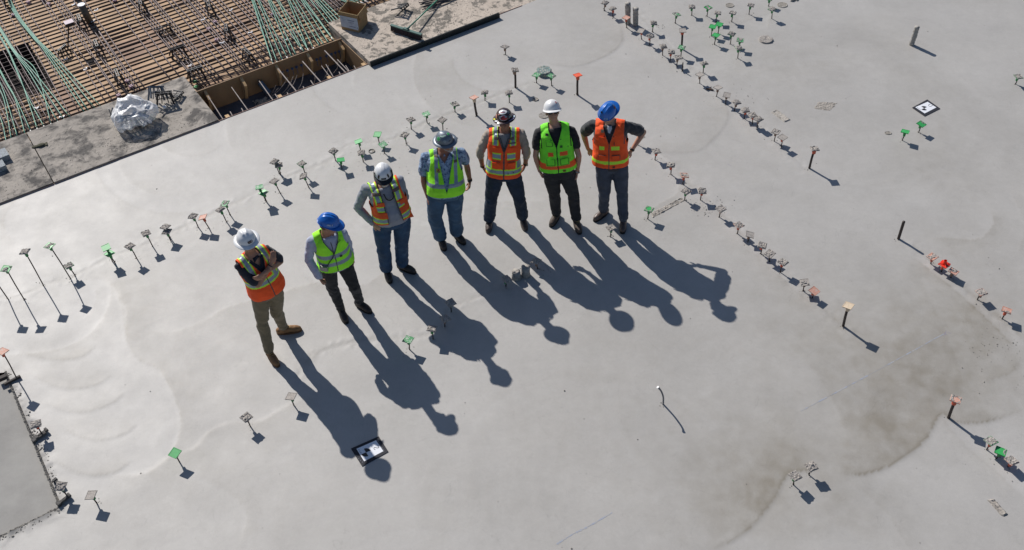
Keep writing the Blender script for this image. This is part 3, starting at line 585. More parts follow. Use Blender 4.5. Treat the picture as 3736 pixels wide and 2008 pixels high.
row('in the row from top centre', 'top', [
 (R3, 25, 38, 15, 128, 's', 'N', 1, 0), (R3, 115, 108, 118, 205, 's', 'O', 1, 0), (R3, 280, 215, 287, 338, 'p', 'O', -1, 0), (R3, 455, 373, 463, 475, 's', 'O', -1, 0), (R3, 568, 438, 560, 548, 's', 'O', 1, 0), (R3, 725, 560, 717, 668, 's', 'N', 1, 0), (R3, 820, 628, 807, 738, 's', 'O', 1, 0), (R3, 900, 695, 885, 798, 's', 'N', 0, 0),
 (R3, 1165, 900, 1163, 1005, 's', 'N', -1, 0), (R3, 1382, 1055, 1363, 1165, 's', 'N', -1, 0), (R3, 1490, 1145, 1478, 1255, 's', 'N', -1, 0), (R3, 1605, 1235, 1582, 1335, 's', 'N', 1, 0), (R4, 1635, 73, 1622, 170, 's', 'O', 1, 0), (R4, 1718, 130, 1713, 235, 's', 'O', 1, 0), (R4, 1785, 175, 1770, 275, 's', 'N', 1, 0),
 (R4, 1985, 318, 1963, 428, 's', 'N', 2, 0), (R4, 2062, 383, 2045, 495, 's', 'O', -1, 0), (R4, 2430, 515, 2370, 738, 's', 'O', 0, 1)])
row('in the top right cluster', 'left', [
 (R3, 610, 280, 592, 388, 's', 'G', 1, 0), (R3, 888, 175, 870, 282, 'g', 'G', 2, 0), (R3, 947, 573, 935, 690, 'g', 'G', 2, 0), (R3, 957, 368, 945, 590, 's', 'O', -1, 1), (R3, 1070, 85, 1065, 185, 's', 'G', 1, 0), (R3, 1215, 765, 1205, 878, 's', 'G', 1, 0), (R3, 1265, 93, 1250, 198, 'G', 'G', 2, 0), (R3, 1320, 323, 1303, 437, 'G', 'G', -1, 0),
 (R3, 1358, 425, 1337, 537, 'G', 'G', -1, 0), (R3, 1380, 158, 1360, 270, 's', 'G', 0, 0), (R3, 1398, 296, 1383, 402, 'G', 'G', -1, 0), (R3, 1548, 410, 1530, 532, 'g', 'G', 1, 0), (R3, 1560, 158, 1545, 265, 's', 'G', 0, 0), (R3, 1650, 485, 1640, 592, 'g', 'G', 2, 0), (R3, 1635, 583, 1620, 703, 'g', 'G', 1, 0), (R3, 1778, 65, 1757, 175, 's', 'G', 0, 0), (R3, 2004, -12, 1992, 80, 'G', 'G', 0, 0), (R3, 2035, 113, 2028, 228, 'g', 'G', 1, 0)])
row('near the upper right marker', 'left', [(R9, 1593, 1090, 1568, 1163, 'G', 'G', -1, 0), (R9, 1728, 1028, 1703, 1097, 'G', 'G', 2, 0), (R9, 2530, 635, 2505, 698, 'g', 'G', 0, 0)])
row('in the row right of workers', 'top', [
 (R4, 430, 370, 400, 470, 's', 'O', -1, 0), (R4, 615, 543, 597, 640, 's', 'O', 0, 0), (R4, 780, 703, 778, 810, 's', 'O', 1, 0), (R4, 935, 820, 915, 925, 'p', 'O', 2, 0), (R4, 955, 1003, 940, 1105, 's', 'G', 1, 0), (R4, 530, 1210, 512, 1322, 'G', 'G', 2, 0), (R4, 1140, 1000, 1120, 1105, 's', 'O', 1, 0), (R4, 1355, 1203, 1335, 1302, 's', 'O', 0, 0),
 (R5, 1028, 742, 1016, 818, 'p', 'O', 0, 0), (R5, 1122, 823, 1105, 885, 's', 'N', -1, 0), (R5, 1225, 913, 1212, 985, 's', 'O', 0, 0), (R5, 1290, 983, 1287, 1050, 's', 'O', 2, 0), (R5, 1400, 1055, 1378, 1140, 's', 'O', 0, 0), (R6, 220, 695, 205, 775, 's', 'N', 2, 0), (R6, 310, 775, 292, 840, 'p', 'O', -1, 0), (R6, 628, 913, 580, 1105, 'c', 'C', -1, 1)])
row('in the far right row', 'top', [
 (R6, 1415, 455, 1400, 522, 'p', 'O', 2, 0), (R6, 1525, 530, 1498, 595, 'p', 'O', -1, 0), (R6, 1612, 592, 1585, 648, 'p', 'N', 2, 0), (R6, 1872, 788, 1837, 855, 'p', 'N', 0, 0), (R6, 2110, 955, 2068, 1035, 'p', 'O', 2, 0), (R7, 398, 655, 342, 800, 'p', 'O', 2, 1), (R7, 672, 980, 638, 1048, 'g', 'O', 0, 0), (R7, 748, 1060, 712, 1115, 'G', 'G', 2, 0), (R7, 832, 1133, 803, 1180, 'p', 'O', 0, 0)])
row('by the brown stain at lower right', 'left', [(R8, 975, 508, 952, 612, 's', 'G', 0, 0), (R8, 1165, 398, 1137, 497, 's', 'N', 1, 0)])
row('at the lower left', 'left', [(R12, 607, 1018, 648, 1075, 's', 'G', -1, 0), (RD, 440, 1140, 452, 1163, 'G', 'G', -1, 0), (R10, 370, 535, 425, 662, 's', 'N', 0, 0), (R10, 980, 250, 1022, 375, 's', 'G', -1, 0)])
row('beside the lower grey slab', 'top', [(R12, 15, 60, 107, 232, 'p', 'O', -1, 0), (R12, 240, 545, 278, 612, 's', 'O', 1, 0), (R12, 405, 960, 447, 1022, 's', 'G', 1, 0)])
row('at the left edge', 'left', [(R11, -125, 470, 90, 790, 'G', 'G', -1, 0), (R11, 65, 465, 255, 788, 'G', 'G', 2, 0), (R11, 262, 285, 460, 645, 's', 'G', 0, 0), (R11, 522, 222, 740, 565, 'G', 'G', 2, 0), (R11, 725, 432, 792, 535, 'g', 'G', 0, 0)])
row('among the worker shadows', 'left', [(R13, 130, 1120, 143, 1238, 'g', 'G', -1, 0), (R13, 415, 988, 430, 1115, 's', 'G', 0, 0), (R13, 575, 868, 572, 965, 's', 'N', 1, 0), (R13, 640, 678, 650, 788, 's', 'G', 1, 0), (R13, 1315, 395, 1305, 482, 's', 'G', 1, 0), (R13, 1670, 178, 1690, 272, 's', 'N', 1, 0), ((2100, 340, .39), 332, 1262, 325, 1342, 's', 'G', 0, 0)])
ORD = ['%d%s' % (i, {1: 'st', 2: 'nd', 3: 'rd'}.get(i if i < 20 else i % 10, 'th')) for i in range(1, 60)]
PC = dict(G='green', g='dusty green', O='bright orange', p='faded orange', s='cement grey', c='cream'); CR_ = {-1: 'clean flat', 0: 'crusted', 1: 'lumpy', 2: 'partly crusted'}
HOLE = []
def capped(crop, cx, cy, bx, by, pc, nc, ck, thick, label):
    ox, oy, k = crop; B = at(ox+bx*k, oy+by*k, 0.0)
    T = aty(ox+cx*k, oy+cy*k, B[1])                       # cap sits above the foot of its bar
    r = .017 if thick else .0075; kr = .017 if thick else .009
    o = empty('capped_bar', B, label, 'capped bar', 'capped bars standing up from the slab')
    ax = nrm(T-B); g = G(); L = T-B; j = np.array([random.uniform(-.006, .006), 0, 0])
    g.tube([B-ax*.05, B+L*.5+j, T-ax*.004], r, 8); g.obj('bar', [M_stem if thick or nc != 'G' else M_bar], o, True)
    yaw = random.uniform(-.9, .9) if not thick else random.uniform(-.25, .25); tl = random.uniform(.03, .16); ta = random.uniform(0, 6.3)
    zz = Vector(nrm(ax+np.array([math.cos(ta)*tl, math.sin(ta)*tl, 0]))); q = zz.to_track_quat('Z', 'Y').to_matrix()@Matrix.Rotation(yaw, 3, 'Z')
    def put(me, name, X=Matrix.Identity(4)):
        c = bpy.data.objects.new(name, me); col.objects.link(c); c.parent = o; c.matrix_local = Matrix.Translation(Vector(T-B))@q.to_4x4()@X; return c
    pl = put(PL[pc], 'cap_plate'); put(CLr[(nc, kr)], 'cap_collar')
    if ck >= 0:
        put(CRUST[(ck, random.randrange(4))], 'concrete_crust', Matrix.Translation((0, 0, .003))@Matrix.Rotation(random.randrange(4)*math.pi/2, 4, 'Z'))
    HOLE.append((B, thick)); return o, T, q
for desc, order, items in ROWS:
    items = sorted(items, key=lambda t: (t[0][0]+t[3]*t[0][2]) if order == 'left' else (t[0][1]+t[4]*t[0][2]))
    for i, it in enumerate(items):
        L = '%s %s capped %s' % (CR_[it[7]], PC[it[5]], 'pole' if it[8] else 'bar')
        lab = L+' '+desc if len(items) == 1 else L+', '+ORD[i]+(' from the left ' if order == 'left' else ' from the top ')+desc
        o, T, q = capped(*it, lab)
        if it[0] is R6 and it[1] == 1525:              # a second cap lies upside down on this one
            oo = empty('safety_cap', T+np.array([0, 0, .006]), 'glossy red safety cap lying upside down on top of another cap at the right', 'cap')
            g = G(); g.box((0, 0, .004), (.115, .115, .007), rotz(.7)); g.tube([(0, 0, .007), (0, 0, .07)], [.024, .02], 12, False); g.tube([(0, 0, .07), (0, 0, .01)], [.016, .018], 12, False)
            for a in range(4): d = rotz(.7+a*math.pi/2)@np.array([.05, .05, 0]); g.tube([d+[0, 0, .009], (0, 0, .03)], .004, 5)
            g.obj('cap_body', [mat('fresh_red_plastic', (.80, .045, .02), .35)], oo, world=False)
# bare posts
def post(px, py, tx, ty, r, m_, name, label, cat, cap=None, lump=.0, crop=(0, 0, 1)):
    ox, oy, k = crop; B = at(ox+px*k, oy+py*k, 0); T = aty(ox+tx*k, oy+ty*k, B[1]); g = G(); n = 14; P = [B-[0, 0, .03]]+[B+(T-B)*t for t in np.linspace(.05, 1, n)]
    g.tube(P, [r*(1+lump*random.uniform(-1, 1)) for _ in P], 14); V, F = g.arr()
    if lump: V = V+vnoise(V*45, 4)[:, None]*r*lump*nrm([1, -1, .2])
    o = obj(name, V, F, [m_], None, None, True); HOLE.append((B, 1)); return tag(o, label, cat)
M_cpost = mat('concrete_caked_post', (.36, .34, .31), .95, noise=(30, .5), bump=(60, .01))
post(300, 285, 298, 38, .048, M_cpost, 'concrete_post', 'concrete caked post, the taller left one of the pair at the top', 'post', lump=.08, crop=R3)
post(392, 308, 393, 100, .045, M_cpost, 'concrete_post', 'concrete caked post, the right one of the pair at the top', 'post', lump=.10, crop=R3)
post(1645, 372, 1693, 222, .040, M_cpost, 'concrete_post', 'single concrete caked post leaning right at the upper right', 'post', lump=.10, crop=R9)
post(1097, 287, 1148, 125, .019, M_stem, 'steel_post', 'bare black steel post without cap at the right', 'post', crop=R6)
post(954, 858, 962, 755, .009, M_stem, 'steel_post', 'short bare steel stub between capped bars near the top', 'post', crop=R3)
B = at(2350+437*.1588, 1380+600*.1588, 0); pts = [B]
for (x, y), z in (((443, 470), .13), ((425, 380), .22), ((385, 290), .30), ((318, 212), .361)): pts.append(at(2350+x*.1588, 1380+y*.1588, z))
# solved so that the tube also throws its curved shadow to the lower right
g = G(); P = catmull(pts, 5); g.tube(P, [.010]*(len(P)-3)+[.011, .014, .016], 10); o = tag(g.obj('bent_conduit', [mat('grey_conduit', (.14, .15, .17), .5)], smooth=True), 'bent grey conduit stub curving up out of the slab, lower centre', 'conduit')
g = G(); d = nrm(P[-1]-P[-2]); g.tube([P[-1]+d*.001, P[-1]+d*.004], .0155, 10); g.obj('white_plug', [mat('white_plastic', (.8, .8, .8), .5)], o); HOLE.append((B, 1))
# two concrete filled sleeves in the shadow
for i, (x, y, r, h) in enumerate([(1432, 385, .058, .13), (1547, 355, .055, .17)]):
    B = at(1450+x*.3032, 900+y*.3032, 0); g = G(); g.tube([B-[0, 0, .02], B+[0, 0, h*.5], B+[0, 0, h]], [r*1.05, r, r], 20); V, F = g.arr(); V = V+vnoise(V*40, 8)[:, None]*.006
    o = obj('pipe_sleeve', V, F, [M_cpost], None, None, True); tag(o, ['mortar smeared round sleeve, left of the pair in a worker shadow', 'mortar smeared round sleeve, right of the pair in a worker shadow'][i], 'sleeve')
    for q in range(5):
        a = random.uniform(0, 6.3); g = G(); p = B+[math.cos(a)*r*.5, math.sin(a)*r*.5, h]; g.ell(p, (.02, .02, .012)); g.obj('mortar_lump', [M_crust], o)
# low round cover behind the two green caps and dark discs
def disc(crop, x, y, rx, h, label, m_, ring=True, el=1.0):
    ox, oy, k = crop; B = at(ox+x*k, oy+y*k, 0); g = G(); n = 28
    V = []; F = []; prof = [(1.0, -.01), (1.0, h), (.9, h*1.15), (.62, h*.9), (.3, h*1.1), (0.02, h)] if ring else [(1.06, .001), (1.0, h), (.9, h*.2), (.8, .0015), (.4, .003), (0.02, .002)]
    for i, (a, z) in enumerate(prof):
        for j in range(n):
            t = 2*math.pi*j/n; V.append(B+np.array([math.cos(t)*a*rx, math.sin(t)*a*rx*el, z]))
    V = np.array(V); nn = vnoise(V*50, 3); V[:, 2] += np.where(V[:, 2] > 0, nn*(.010 if ring else .004), 0); V[:, 0] += nn*.006
    for i in range(len(prof)-1):
        for j in range(n): F.append((i*n+j, i*n+(j+1) % n, (i+1)*n+(j+1) % n, (i+1)*n+j))
    F.append(tuple((len(prof)-1)*n+j for j in range(n)))
    return tag(obj('sleeve_cover' if ring else 'mortar_ring', V, F, [m_], None, None, True), label, 'cover' if ring else 'ring mark')
M_teal = mat('teal_cover', (.16, .24, .23), .85, noise=(40, .6), c2=((.36, .35, .32), 30, .5), bump=(60, .006))
disc(R2, 2148, 185, .125, .06, 'round teal cover crusted with mortar beside two green capped bars', M_teal)
disc(R3, 1957, 485, .115, .018, 'round mortar covered lid on the slab, upper right of the cluster', M_crust)
disc(R3, 2157, 65, .085, .012, 'pale round mortar ring near the top edge of the photo', M_crumb, False)
disc(R3, 1525, 68, .07, .010, 'broken curved mortar ring among the cluster at the top', M_crumb, False)
disc(R2, 2065, 450, .045, .014, 'small mortar ring in a cap shadow behind the white helmet', M_crumb, False)
disc(R2, 2150, 610, .075, .010, 'mortar ring partly hidden by the white hard hat', M_crumb, False)
disc(R2, 428, 968, .045, .016, 'small dark rimmed hole beside the green capped bars', M_crumb, False)
disc(R9, 1452, 1103, .05, .008, 'shallow dark dent left of the two green caps by the marker', M_crumb, False, .7)
M_rough = mat('chipped_concrete', (.34, .31, .275), .95, noise=(35, .5), bump=(50, .012))
def patch_quad(name, pts, z, m_, label, cat, rim=.008, amp=.008, cell=.02):
    """chipped area given by its corner points; rough low relief with a raised rim"""
    C = np.array([at(x, y, 0) for x, y in pts]); nu_ = max(4, int(np.linalg.norm(C[1]-C[0])/cell)); nv_ = max(4, int(np.linalg.norm(C[3]-C[0])/cell)); V = []
    for i in range(nu_+1):
        for j in range(nv_+1):
            a, b = i/nu_, j/nv_; p = C[0]*(1-a)*(1-b)+C[1]*a*(1-b)+C[2]*a*b+C[3]*(1-a)*b; V.append(p)
    V = np.array(V); A = np.repeat(np.arange(nu_+1), nv_+1)/nu_; Bq = np.tile(np.arange(nv_+1), nu_+1)/nv_; e = np.minimum(np.minimum(A, 1-A)*nu_, np.minimum(Bq, 1-Bq)*nv_)
    n = fbm(V*38, 21, 3); V[:, 2] = .004+amp*np.clip(n, -.3, 1)+np.where((e > .5) & (e < 1.6), rim, 0); V[e < .5, 2] = -.002; V[:, :2] += (vnoise(V*60, 2)*.004)[:, None]
    I = np.arange((nu_+1)*(nv_+1)).reshape(nu_+1, nv_+1); F = np.stack([I[:-1, :-1], I[1:, :-1], I[1:, 1:], I[:-1, 1:]], -1).reshape(-1, 4)
    return tag(obj(name, V, F, [m_]), label, cat)
M_pale = mat('pale_chipped_concrete', (.40, .37, .33), .9, noise=(30, .35), bump=(50, .008))
patch_quad('block_out', [(2600+478*.441, 930*.441), (2600+530*.441, 905*.441), (2600+650*.441, 995*.441), (2600+597*.441, 1018*.441)], .0, M_pale, 'rectangular recess with chipped rim near the upper right marker', 'recess', .012, .004)
patch_quad('chipped_trough', [(2250+285*.4333, 500+640*.4333), (2250+300*.4333, 500+690*.4333), (2250+575*.4333, 500+540*.4333), (2250+550*.4333, 500+505*.4333)], 0, M_rough, 'long chipped trough between two green capped bars right of the workers', 'trough', .004, .016)
patch_quad('chipped_hole', [(3550+355*.1444, 1750+520*.1444), (3550+520*.1444, 1750+470*.1444), (3550+890*.1444, 1750+880*.1444), (3550+760*.1444, 1750+970*.1444)], 0, M_rough, 'elongated chipped scar in the slab at the bottom right corner', 'scar', .010, .010)
patch_quad('rough_scar', [(2965, 398), (2985, 370), (3060, 375), (3030, 408)], 0, M_rough, 'rough pitted scar in the slab left of the upper marker', 'scar', .0, .010)
patch_quad('sole_plate_lump', [(2600+635*.441, 5*.441), (2600+720*.441, 0), (2600+700*.441, 12*.441), (2600+640*.441, 18*.441)], 0, M_rough, 'lump of spilled mortar at the top edge beside a capped bar', 'lump', .01, .03)
# mortar crumbs round the feet of the bars
pts = []
for B, th in HOLE:
    for _ in range(7): a = random.uniform(0, 6.3); d = abs(random.gauss(.02, .03)); pts.append(B+np.array([math.cos(a)*d, math.sin(a)*d, 0]))
for (px, py, n_, s) in [(2620, 750, 40, .12), (3620, 1250, 26, .16), (3700, 1300, 20, .16), (3560, 1290, 12, .2), (2570, 770, 30, .08), (1960, 980, 60, .12), (3610, 960, 10, .1), (1925, 565, 20, .1), (2400, 100, 18, .1), (2710, 350, 20, .3), (2620, 480, 10, .4), (1500, 560, 16, .4), (1300, 620, 12, .4), (3660, 1400, 15, .3)]:
    c = at(px, py, 0)
    for _ in range(n_): pts.append(c+np.array([random.gauss(0, s), random.gauss(0, s*.7), 0]))
for _ in range(170): pts.append(W(random.uniform(-.5, 16), random.uniform(-11.5, -.1), 0))
crumbs('mortar_crumbs', pts, 'small crumbs of mortar scattered over the fresh slab', M_crumb, .003, .009)
pts = [W(random.uniform(-2, 3.3), abs(random.gauss(0, .5)) % 1.45+.02, .032) for _ in range(1500)]+[W(random.uniform(6.05, 8.45), random.uniform(-.05, 1.4), .092) for _ in range(1100)]
crumbs('dry_grit', pts, 'dry dark grit scattered over the concrete curbs', mat('dark_grit', (.09, .085, .08), .95), .002, .0062)
# ------------------------------------------------------------------ survey markers
M_blk = mat('black_vinyl', (.014, .015, .024), .75, noise=(15, .2)); M_wht = mat('white_paper', (.78, .80, .84), .6); M_ink = mat('black_ink', (.015, .015, .02), .6); M_tape = mat('silver_tape_glint', (.30, .31, .35), .3, .4, noise=(60, .9))
def marker(name, label, outer, sheet, ctr, stroke, mapf, teeth):
    C = [mapf(*p) for p in outer]; c = sum(C)/4; o = empty(name, c, label, 'survey marker', 'survey markers')
    def flat(nm, polys, z, m_, th=.002):
        g = G()
        for P in polys:
            P = [np.array(p) for p in P]; n = len(P); T = [p+[0, 0, z] for p in P]; Bm = [p+[0, 0, z-th] for p in P]
            ar = sum(P[i][0]*P[(i+1) % n][1]-P[(i+1) % n][0]*P[i][1] for i in range(n))
            g.add(T+Bm, [tuple(range(n)) if ar > 0 else tuple(range(n-1, -1, -1))]+[(i, (i+1) % n, n+(i+1) % n, n+i) for i in range(n)])
        return g.obj(nm, [m_], o)
    flat('backing_board', [C], .007, M_blk, .007)
    Sx = [mapf(*p) for p in sheet]; flat('white_sheet', [Sx], .0095, M_wht)
    cc = mapf(*ctr); ex = nrm(Sx[1]-Sx[0]); ey = nrm(Sx[3]-Sx[0]); r = np.linalg.norm(Sx[3]-Sx[0])*.46*.62
    qs = []
    for s in (1, -1):
        a0 = -math.pi/2-.0 if s > 0 else math.pi/2
        q = [cc]+[cc+r*(ex*math.cos(t)+ey*math.sin(t)) for t in np.linspace(a0, a0+math.pi/2, 14)]; qs.append(q)
    flat('quadrant', [qs[0]], .0115, M_ink); flat('quadrant', [qs[1]], .0115, M_ink)
    P = [mapf(*p) for p in stroke]; P = catmull(P, 4); rib = []
    for i in range(len(P)-1):
        d = nrm(P[i+1]-P[i]); nn = np.array([-d[1], d[0], 0])*.0022; rib.append([P[i]-nn, P[i+1]-nn, P[i+1]+nn, P[i]+nn])
    flat('numeral', rib, .0118, M_ink)
    q = []
    for (x, y) in [(480, 670), (500, 700), (530, 735), (560, 755)]:
        p = Sx[0]+(Sx[3]-Sx[0])*(.12+.12*len(q))+ex*.012; q.append([p, p+ex*.012, p+ex*.012+ey*.004, p+ey*.004])
    flat('fine_print', q, .0116, M_ink)
    t = []
    for (a, b, n_) in teeth:
        A = mapf(*a); Bq = mapf(*b)
        for i in range(n_): p = A+(Bq-A)*(i/(n_-1)); d = nrm(Bq-A); e = np.array([d[1], -d[0], 0]); t.append([p, p+e*.012, p+e*.010+d*.004, p+d*.003])
    if t: flat('tape_glints', t, .0085, M_tape)
m1 = lambda x, y: at(1250+x*.1155, 1570+y*.1155, 0)
marker('survey_marker', 'black and white survey marker numbered 2 in the shadow of a helmet', [(265, 590), (1140, 205), (1450, 690), (620, 1155)], [(440, 605), (1060, 335), (1290, 680), (685, 1000)], (745, 720), [(1115, 495), (1150, 560), (1090, 580), (1020, 555), (990, 590), (1010, 625), (1035, 628)], m1, [((1100, 300), (1320, 660), 11), ((520, 900), (640, 1010), 3)])
m2 = lambda x, y: at(3300+x*.0866, 330+y*.0866, 0)
marker('survey_marker', 'sunlit black and white survey marker at the upper right', [(320, 745), (955, 400), (1505, 785), (850, 1110)], [(450, 735), (970, 505), (1335, 745), (845, 995)], (820, 780), [(1085, 612), (1020, 630), (1010, 670), (1070, 712), (1140, 680), (1170, 655), (1205, 655)], m2, [])
# chalk marks
def ribbon(name, pts, w, m_, label, z=.0045, dash=False, crop=(0, 0, 1)):
    ox, oy, k = crop; P = catmull([at(ox+x*k, oy+y*k, 0) for x, y in pts], 12); g = G(); n = len(P)
    for i in range(n-1):
        d = nrm(P[i+1]-P[i]); nn = np.array([-d[1], d[0], 0])*w*random.uniform(.1, .8); a = [P[i]-nn, P[i+1]-nn, P[i+1]+nn, P[i]+nn]
        g.add([np.array([q[0], q[1], zslab(q[0], q[1])+.0012]) for q in a], [(0, 1, 2, 3)])
    o = g.obj(name, [m_]); return tag(o, label, 'chalk mark')
M_chalk = mat('blue_chalk', (.33, .355, .42), .95, c2=((.38, .38, .385), 9, .5)); M_pchalk = mat('purple_chalk', (.27, .24, .36), .9)
ribbon('chalk_line', [(180, 1900), (560, 1700), (860, 1540), (1170, 1370), (1300, 1300), (1430, 1225), (1520, 1180)], .010, M_chalk, 'faint blue chalk line ending in a cross at the right', dash=True, crop=R6)
ribbon('chalk_line', [(1400*K, 1370*K), (1440*K, 1345*K), (1480*K, 1325*K), (1540*K, 1290*K)], .013, M_chalk, 'faint blue chalk line at the bottom centre of the photo', dash=True)
for i, (p, q) in enumerate([((1515, 1165), (1560, 1190)), ((1545, 1145), (1525, 1200)), ((1555, 1165), (1590, 1172))]): ribbon('chalk_tick', [(p[0]+(q[0]-p[0])*t, p[1]+(q[1]-p[1])*t) for t in (0, .5, 1)], .0035, M_pchalk, ['small purple chalk stroke of the cross, the longest one', 'small purple chalk stroke of the cross, the steep one', 'small purple chalk stroke of the cross, the rightmost one'][i], crop=R6)
ribbon('chalk_tick', [(1430, 690), (1450, 700), (1470, 715)], .004, M_pchalk, 'tiny purple chalk tick on the slab right of the workers', crop=R4)
# ------------------------------------------------------------------ things on the curbs and on the deck
M_card = mat('cardboard', (.36, .22, .10), .8, noise=(8, .15), bump=(40, .0006)); M_cardE = mat('cardboard_edge', (.60, .44, .22), .8)
B0 = (1200, 0, .12275)
def bp(x, y, z): return at(B0[0]+x*B0[2], B0[1]+y*B0[2], z)
zt = .09; zb = zt+.30
rim = [bp(290, 345, zb), bp(845, 465, zb), bp(1095, 145, zb), bp(560, 30, zb)]
base = [bp(385, 870, zt), bp(905, 985, zt), bp(1160, 680, zt)]; base.append(base[0]+base[2]-base[1])
c = sum(base)/4; box = empty('cardboard_box', c, 'open brown cardboard box with white label standing on the landing', 'box')
def quadsolid(g, q, th, mi=0):
    q = [np.array(p) for p in q]; n = nrm(np.cross(q[1]-q[0], q[3]-q[0]))*th
    g.add(q+[p-n for p in q], [(0, 1, 2, 3), (7, 6, 5, 4), (0, 4, 5, 1), (1, 5, 6, 2), (2, 6, 7, 3), (3, 7, 4, 0)], mi)
g = G()
for i in range(4):
    j = (i+1) % 4; quadsolid(g, [base[i], base[j], rim[j], rim[i]], .005)
quadsolid(g, [p+[0, 0, .004] for p in base], .003); g.obj('box_walls', [M_card], box)
g = G()
for i in range(4):
    j = (i+1) % 4; a, b = rim[i], rim[j]; g.tube([a, b], .005, 5)
g.obj('rim', [M_cardE], box)
cen = sum(rim)/4
for i, (t, dr) in enumerate([(1.0, .035), (.9, .03), (1.0, .07), (1.0, .05)]):       # folded down flaps
    j = (i+1) % 4; a, b = rim[i], rim[j]; out = nrm(np.cross(b-a, [0, 0, 1]))
    if i in (0,): continue
    a2 = a+(b-a)*.06; b2 = b-(b-a)*.06; g = G(); quadsolid(g, [a2, b2, b2+out*dr-[0, 0, .12], a2+out*dr-[0, 0, .12]], .004); g.obj('flap', [M_card], box)
f0, f1 = base[0], base[1]; r0, r1 = rim[0], rim[1]; nout = nrm(np.cross(f1-f0, [0, 0, 1]))
def fp(a, b, off=.004): return (f0*(1-a)+f1*a)*(1-b)+(r0*(1-a)+r1*a)*b+nout*off
g = G(); g.add([fp(.02, .17), fp(.96, .14), fp(1.0, .30), fp(.99, .55), fp(.96, .80), fp(.02, .80)], [(0, 1, 2, 3, 4, 5)]); g.obj('paper_label', [mat('label_paper', (.55, .56, .60), .7, noise=(20, .1))], box)
g = G()
for a, b, w, h in [(.42, .60, .38, .035), (.44, .50, .34, .02), (.5, .43, .2, .012), (.48, .27, .36, .03), (.10, .70, .2, .008), (.12, .62, .2, .008), (.12, .54, .18, .008), (.90, .25, .05, .05)]:
    g.add([fp(a, b, .006), fp(a+w, b, .006), fp(a+w, b+h, .006), fp(a, b+h, .006)], [(0, 1, 2, 3)])
g.obj('label_print', [mat('label_ink', (.13, .15, .22), .7)], box)
# push broom
M_bh = mat('green_broom_handle', (.06, .27, .17), .4); M_bk = mat('broom_head_teal', (.06, .14, .12), .6); M_br = mat('dark_bristles', (.035, .025, .03), .9, noise=(60, .6))
T2 = (1380, 0, .18634)
def tp(x, y, z): return at(T2[0]+x*T2[2], T2[1]+y*T2[2], z)
a, b = tp(245, 490, .20), tp(845, 680, .20); c = (a+b)/2; bro = empty('push_broom', (*c[:2], .09), 'push broom with green handle and dark bristles leaning on the landing', 'broom')
d = nrm(b-a); n = np.array([d[1], -d[0], 0]); R = np.stack([d, n, [0, 0, 1]], 1)
g = G(); g.box(c, (np.linalg.norm(b-a), .050, .020), R); g.box(c+[0, 0, .018], (.10, .05, .02), R); g.obj('broom_head', [M_bk], bro)
g = G()
for i in range(60):
    t = (i+.5)/60-.5
    for s in (-1, 0, 1):
        p = c+d*t*np.linalg.norm(b-a)*.97+n*s*.018; e = p-[0, 0, .10]+n*s*.012+d*random.uniform(-.006, .006); g.tube([p-[0, 0, .01], e], [.006, .007], 5)
g.obj('bristles', [M_br], bro)
h0 = tp(585, 555, .225); h1 = tp(1170, -10, .15); h1 = h0+(h1-h0)*1.25; g = G(); g.tube([h0, h1], .0125, 10); g.obj('handle', [M_bh], bro, True)
g = G(); g.tube([h0-nrm(h1-h0)*.03, h0+nrm(h1-h0)*.05], [.02, .016], 10); g.obj('socket', [M_bk], bro)
# bundle of dark bars at the top of the landing
for i, (p, q) in enumerate([((800, 60), (1450, -60)), ((830, 95), (1500, -40)), ((850, 75), (1300, -80)), ((880, 150), (1400, -20)), ((865, 190), (1560, -60)), ((870, 20), (1200, -60)), ((940, 105), (1650, -70)), ((960, 190), (1400, 10)), ((880, 130), (1350, 5))]):
    g = G(); g.tube([tp(*p, .11+.012*(i % 3)), tp(*q, .11+.012*(i % 3))], .0095, 6)
    tag(g.obj('loose_bar', [mat('blue_black_bar', (.045, .045, .06), .5, .4)]), 'dark loose steel bar in the bundle lying on the landing at the top', 'steel bar', 'bundle of loose bars on the landing')
# plastic bar chairs
M_pl = mat('black_chair_plastic', (.018, .020, .026), .42, noise=(20, .2)); M_plg = mat('grey_chair_plastic', (.10, .12, .15), .5)
def chair_geo(w=.26, h=.20, d=.11, lad=4):
    """A-shaped black plastic support: slotted top rail, splayed legs, rungs"""
    P = {}; g = G()
    for s in (-1, 1):
        g.box((0, s*d*.18, h), (w, .012, .022))
    for i in range(lad): g.box(((i/(lad-1)-.5)*w*.92, 0, h), (.014, d*.38, .016))
    P['top_rail'] = g
    legs = []
    for sx in (-1, 1):
        for s in (-1, 1):
            g = G(); g.tube([(sx*w*.36, s*d*.18, h), (sx*w*.42, s*d*.42, h*.5), (sx*w*.50, s*d*.62, 0)], [.013, .010, .012], 6, squash=1.4); legs.append(g)
    P['leg'] = legs; g = G()
    for s in (-1, 1):
        g.tube([(-w*.40, s*d*.42, h*.5), (0, s*d*.34, h*.62), (w*.40, s*d*.42, h*.5)], .008, 5); g.tube([(-.03, s*d*.18, h), (-w*.2, s*d*.5, .02)], .008, 5); g.tube([(.03, s*d*.18, h), (w*.2, s*d*.5, .02)], .008, 5)
    P['lattice'] = g; return P
def chair(px, py, z, rz, label, scale=1.0, tilt=(0, 0), m_=M_pl):
    o = empty('bar_chair', at(px, py, z), label, 'bar support', 'black plastic bar supports'); q = Matrix.Rotation(rz, 3, 'Z')@Matrix.Rotation(tilt[0], 3, 'X')@Matrix.Rotation(tilt[1], 3, 'Y')
    for nm, gg in chair_geo().items():
        for g in (gg if isinstance(gg, list) else [gg]):
            V, F = g.arr(); V = (V*scale)@np.array(q).T; obj(nm, V, F, [m_], o, world=False)
    return o
C1 = .3626
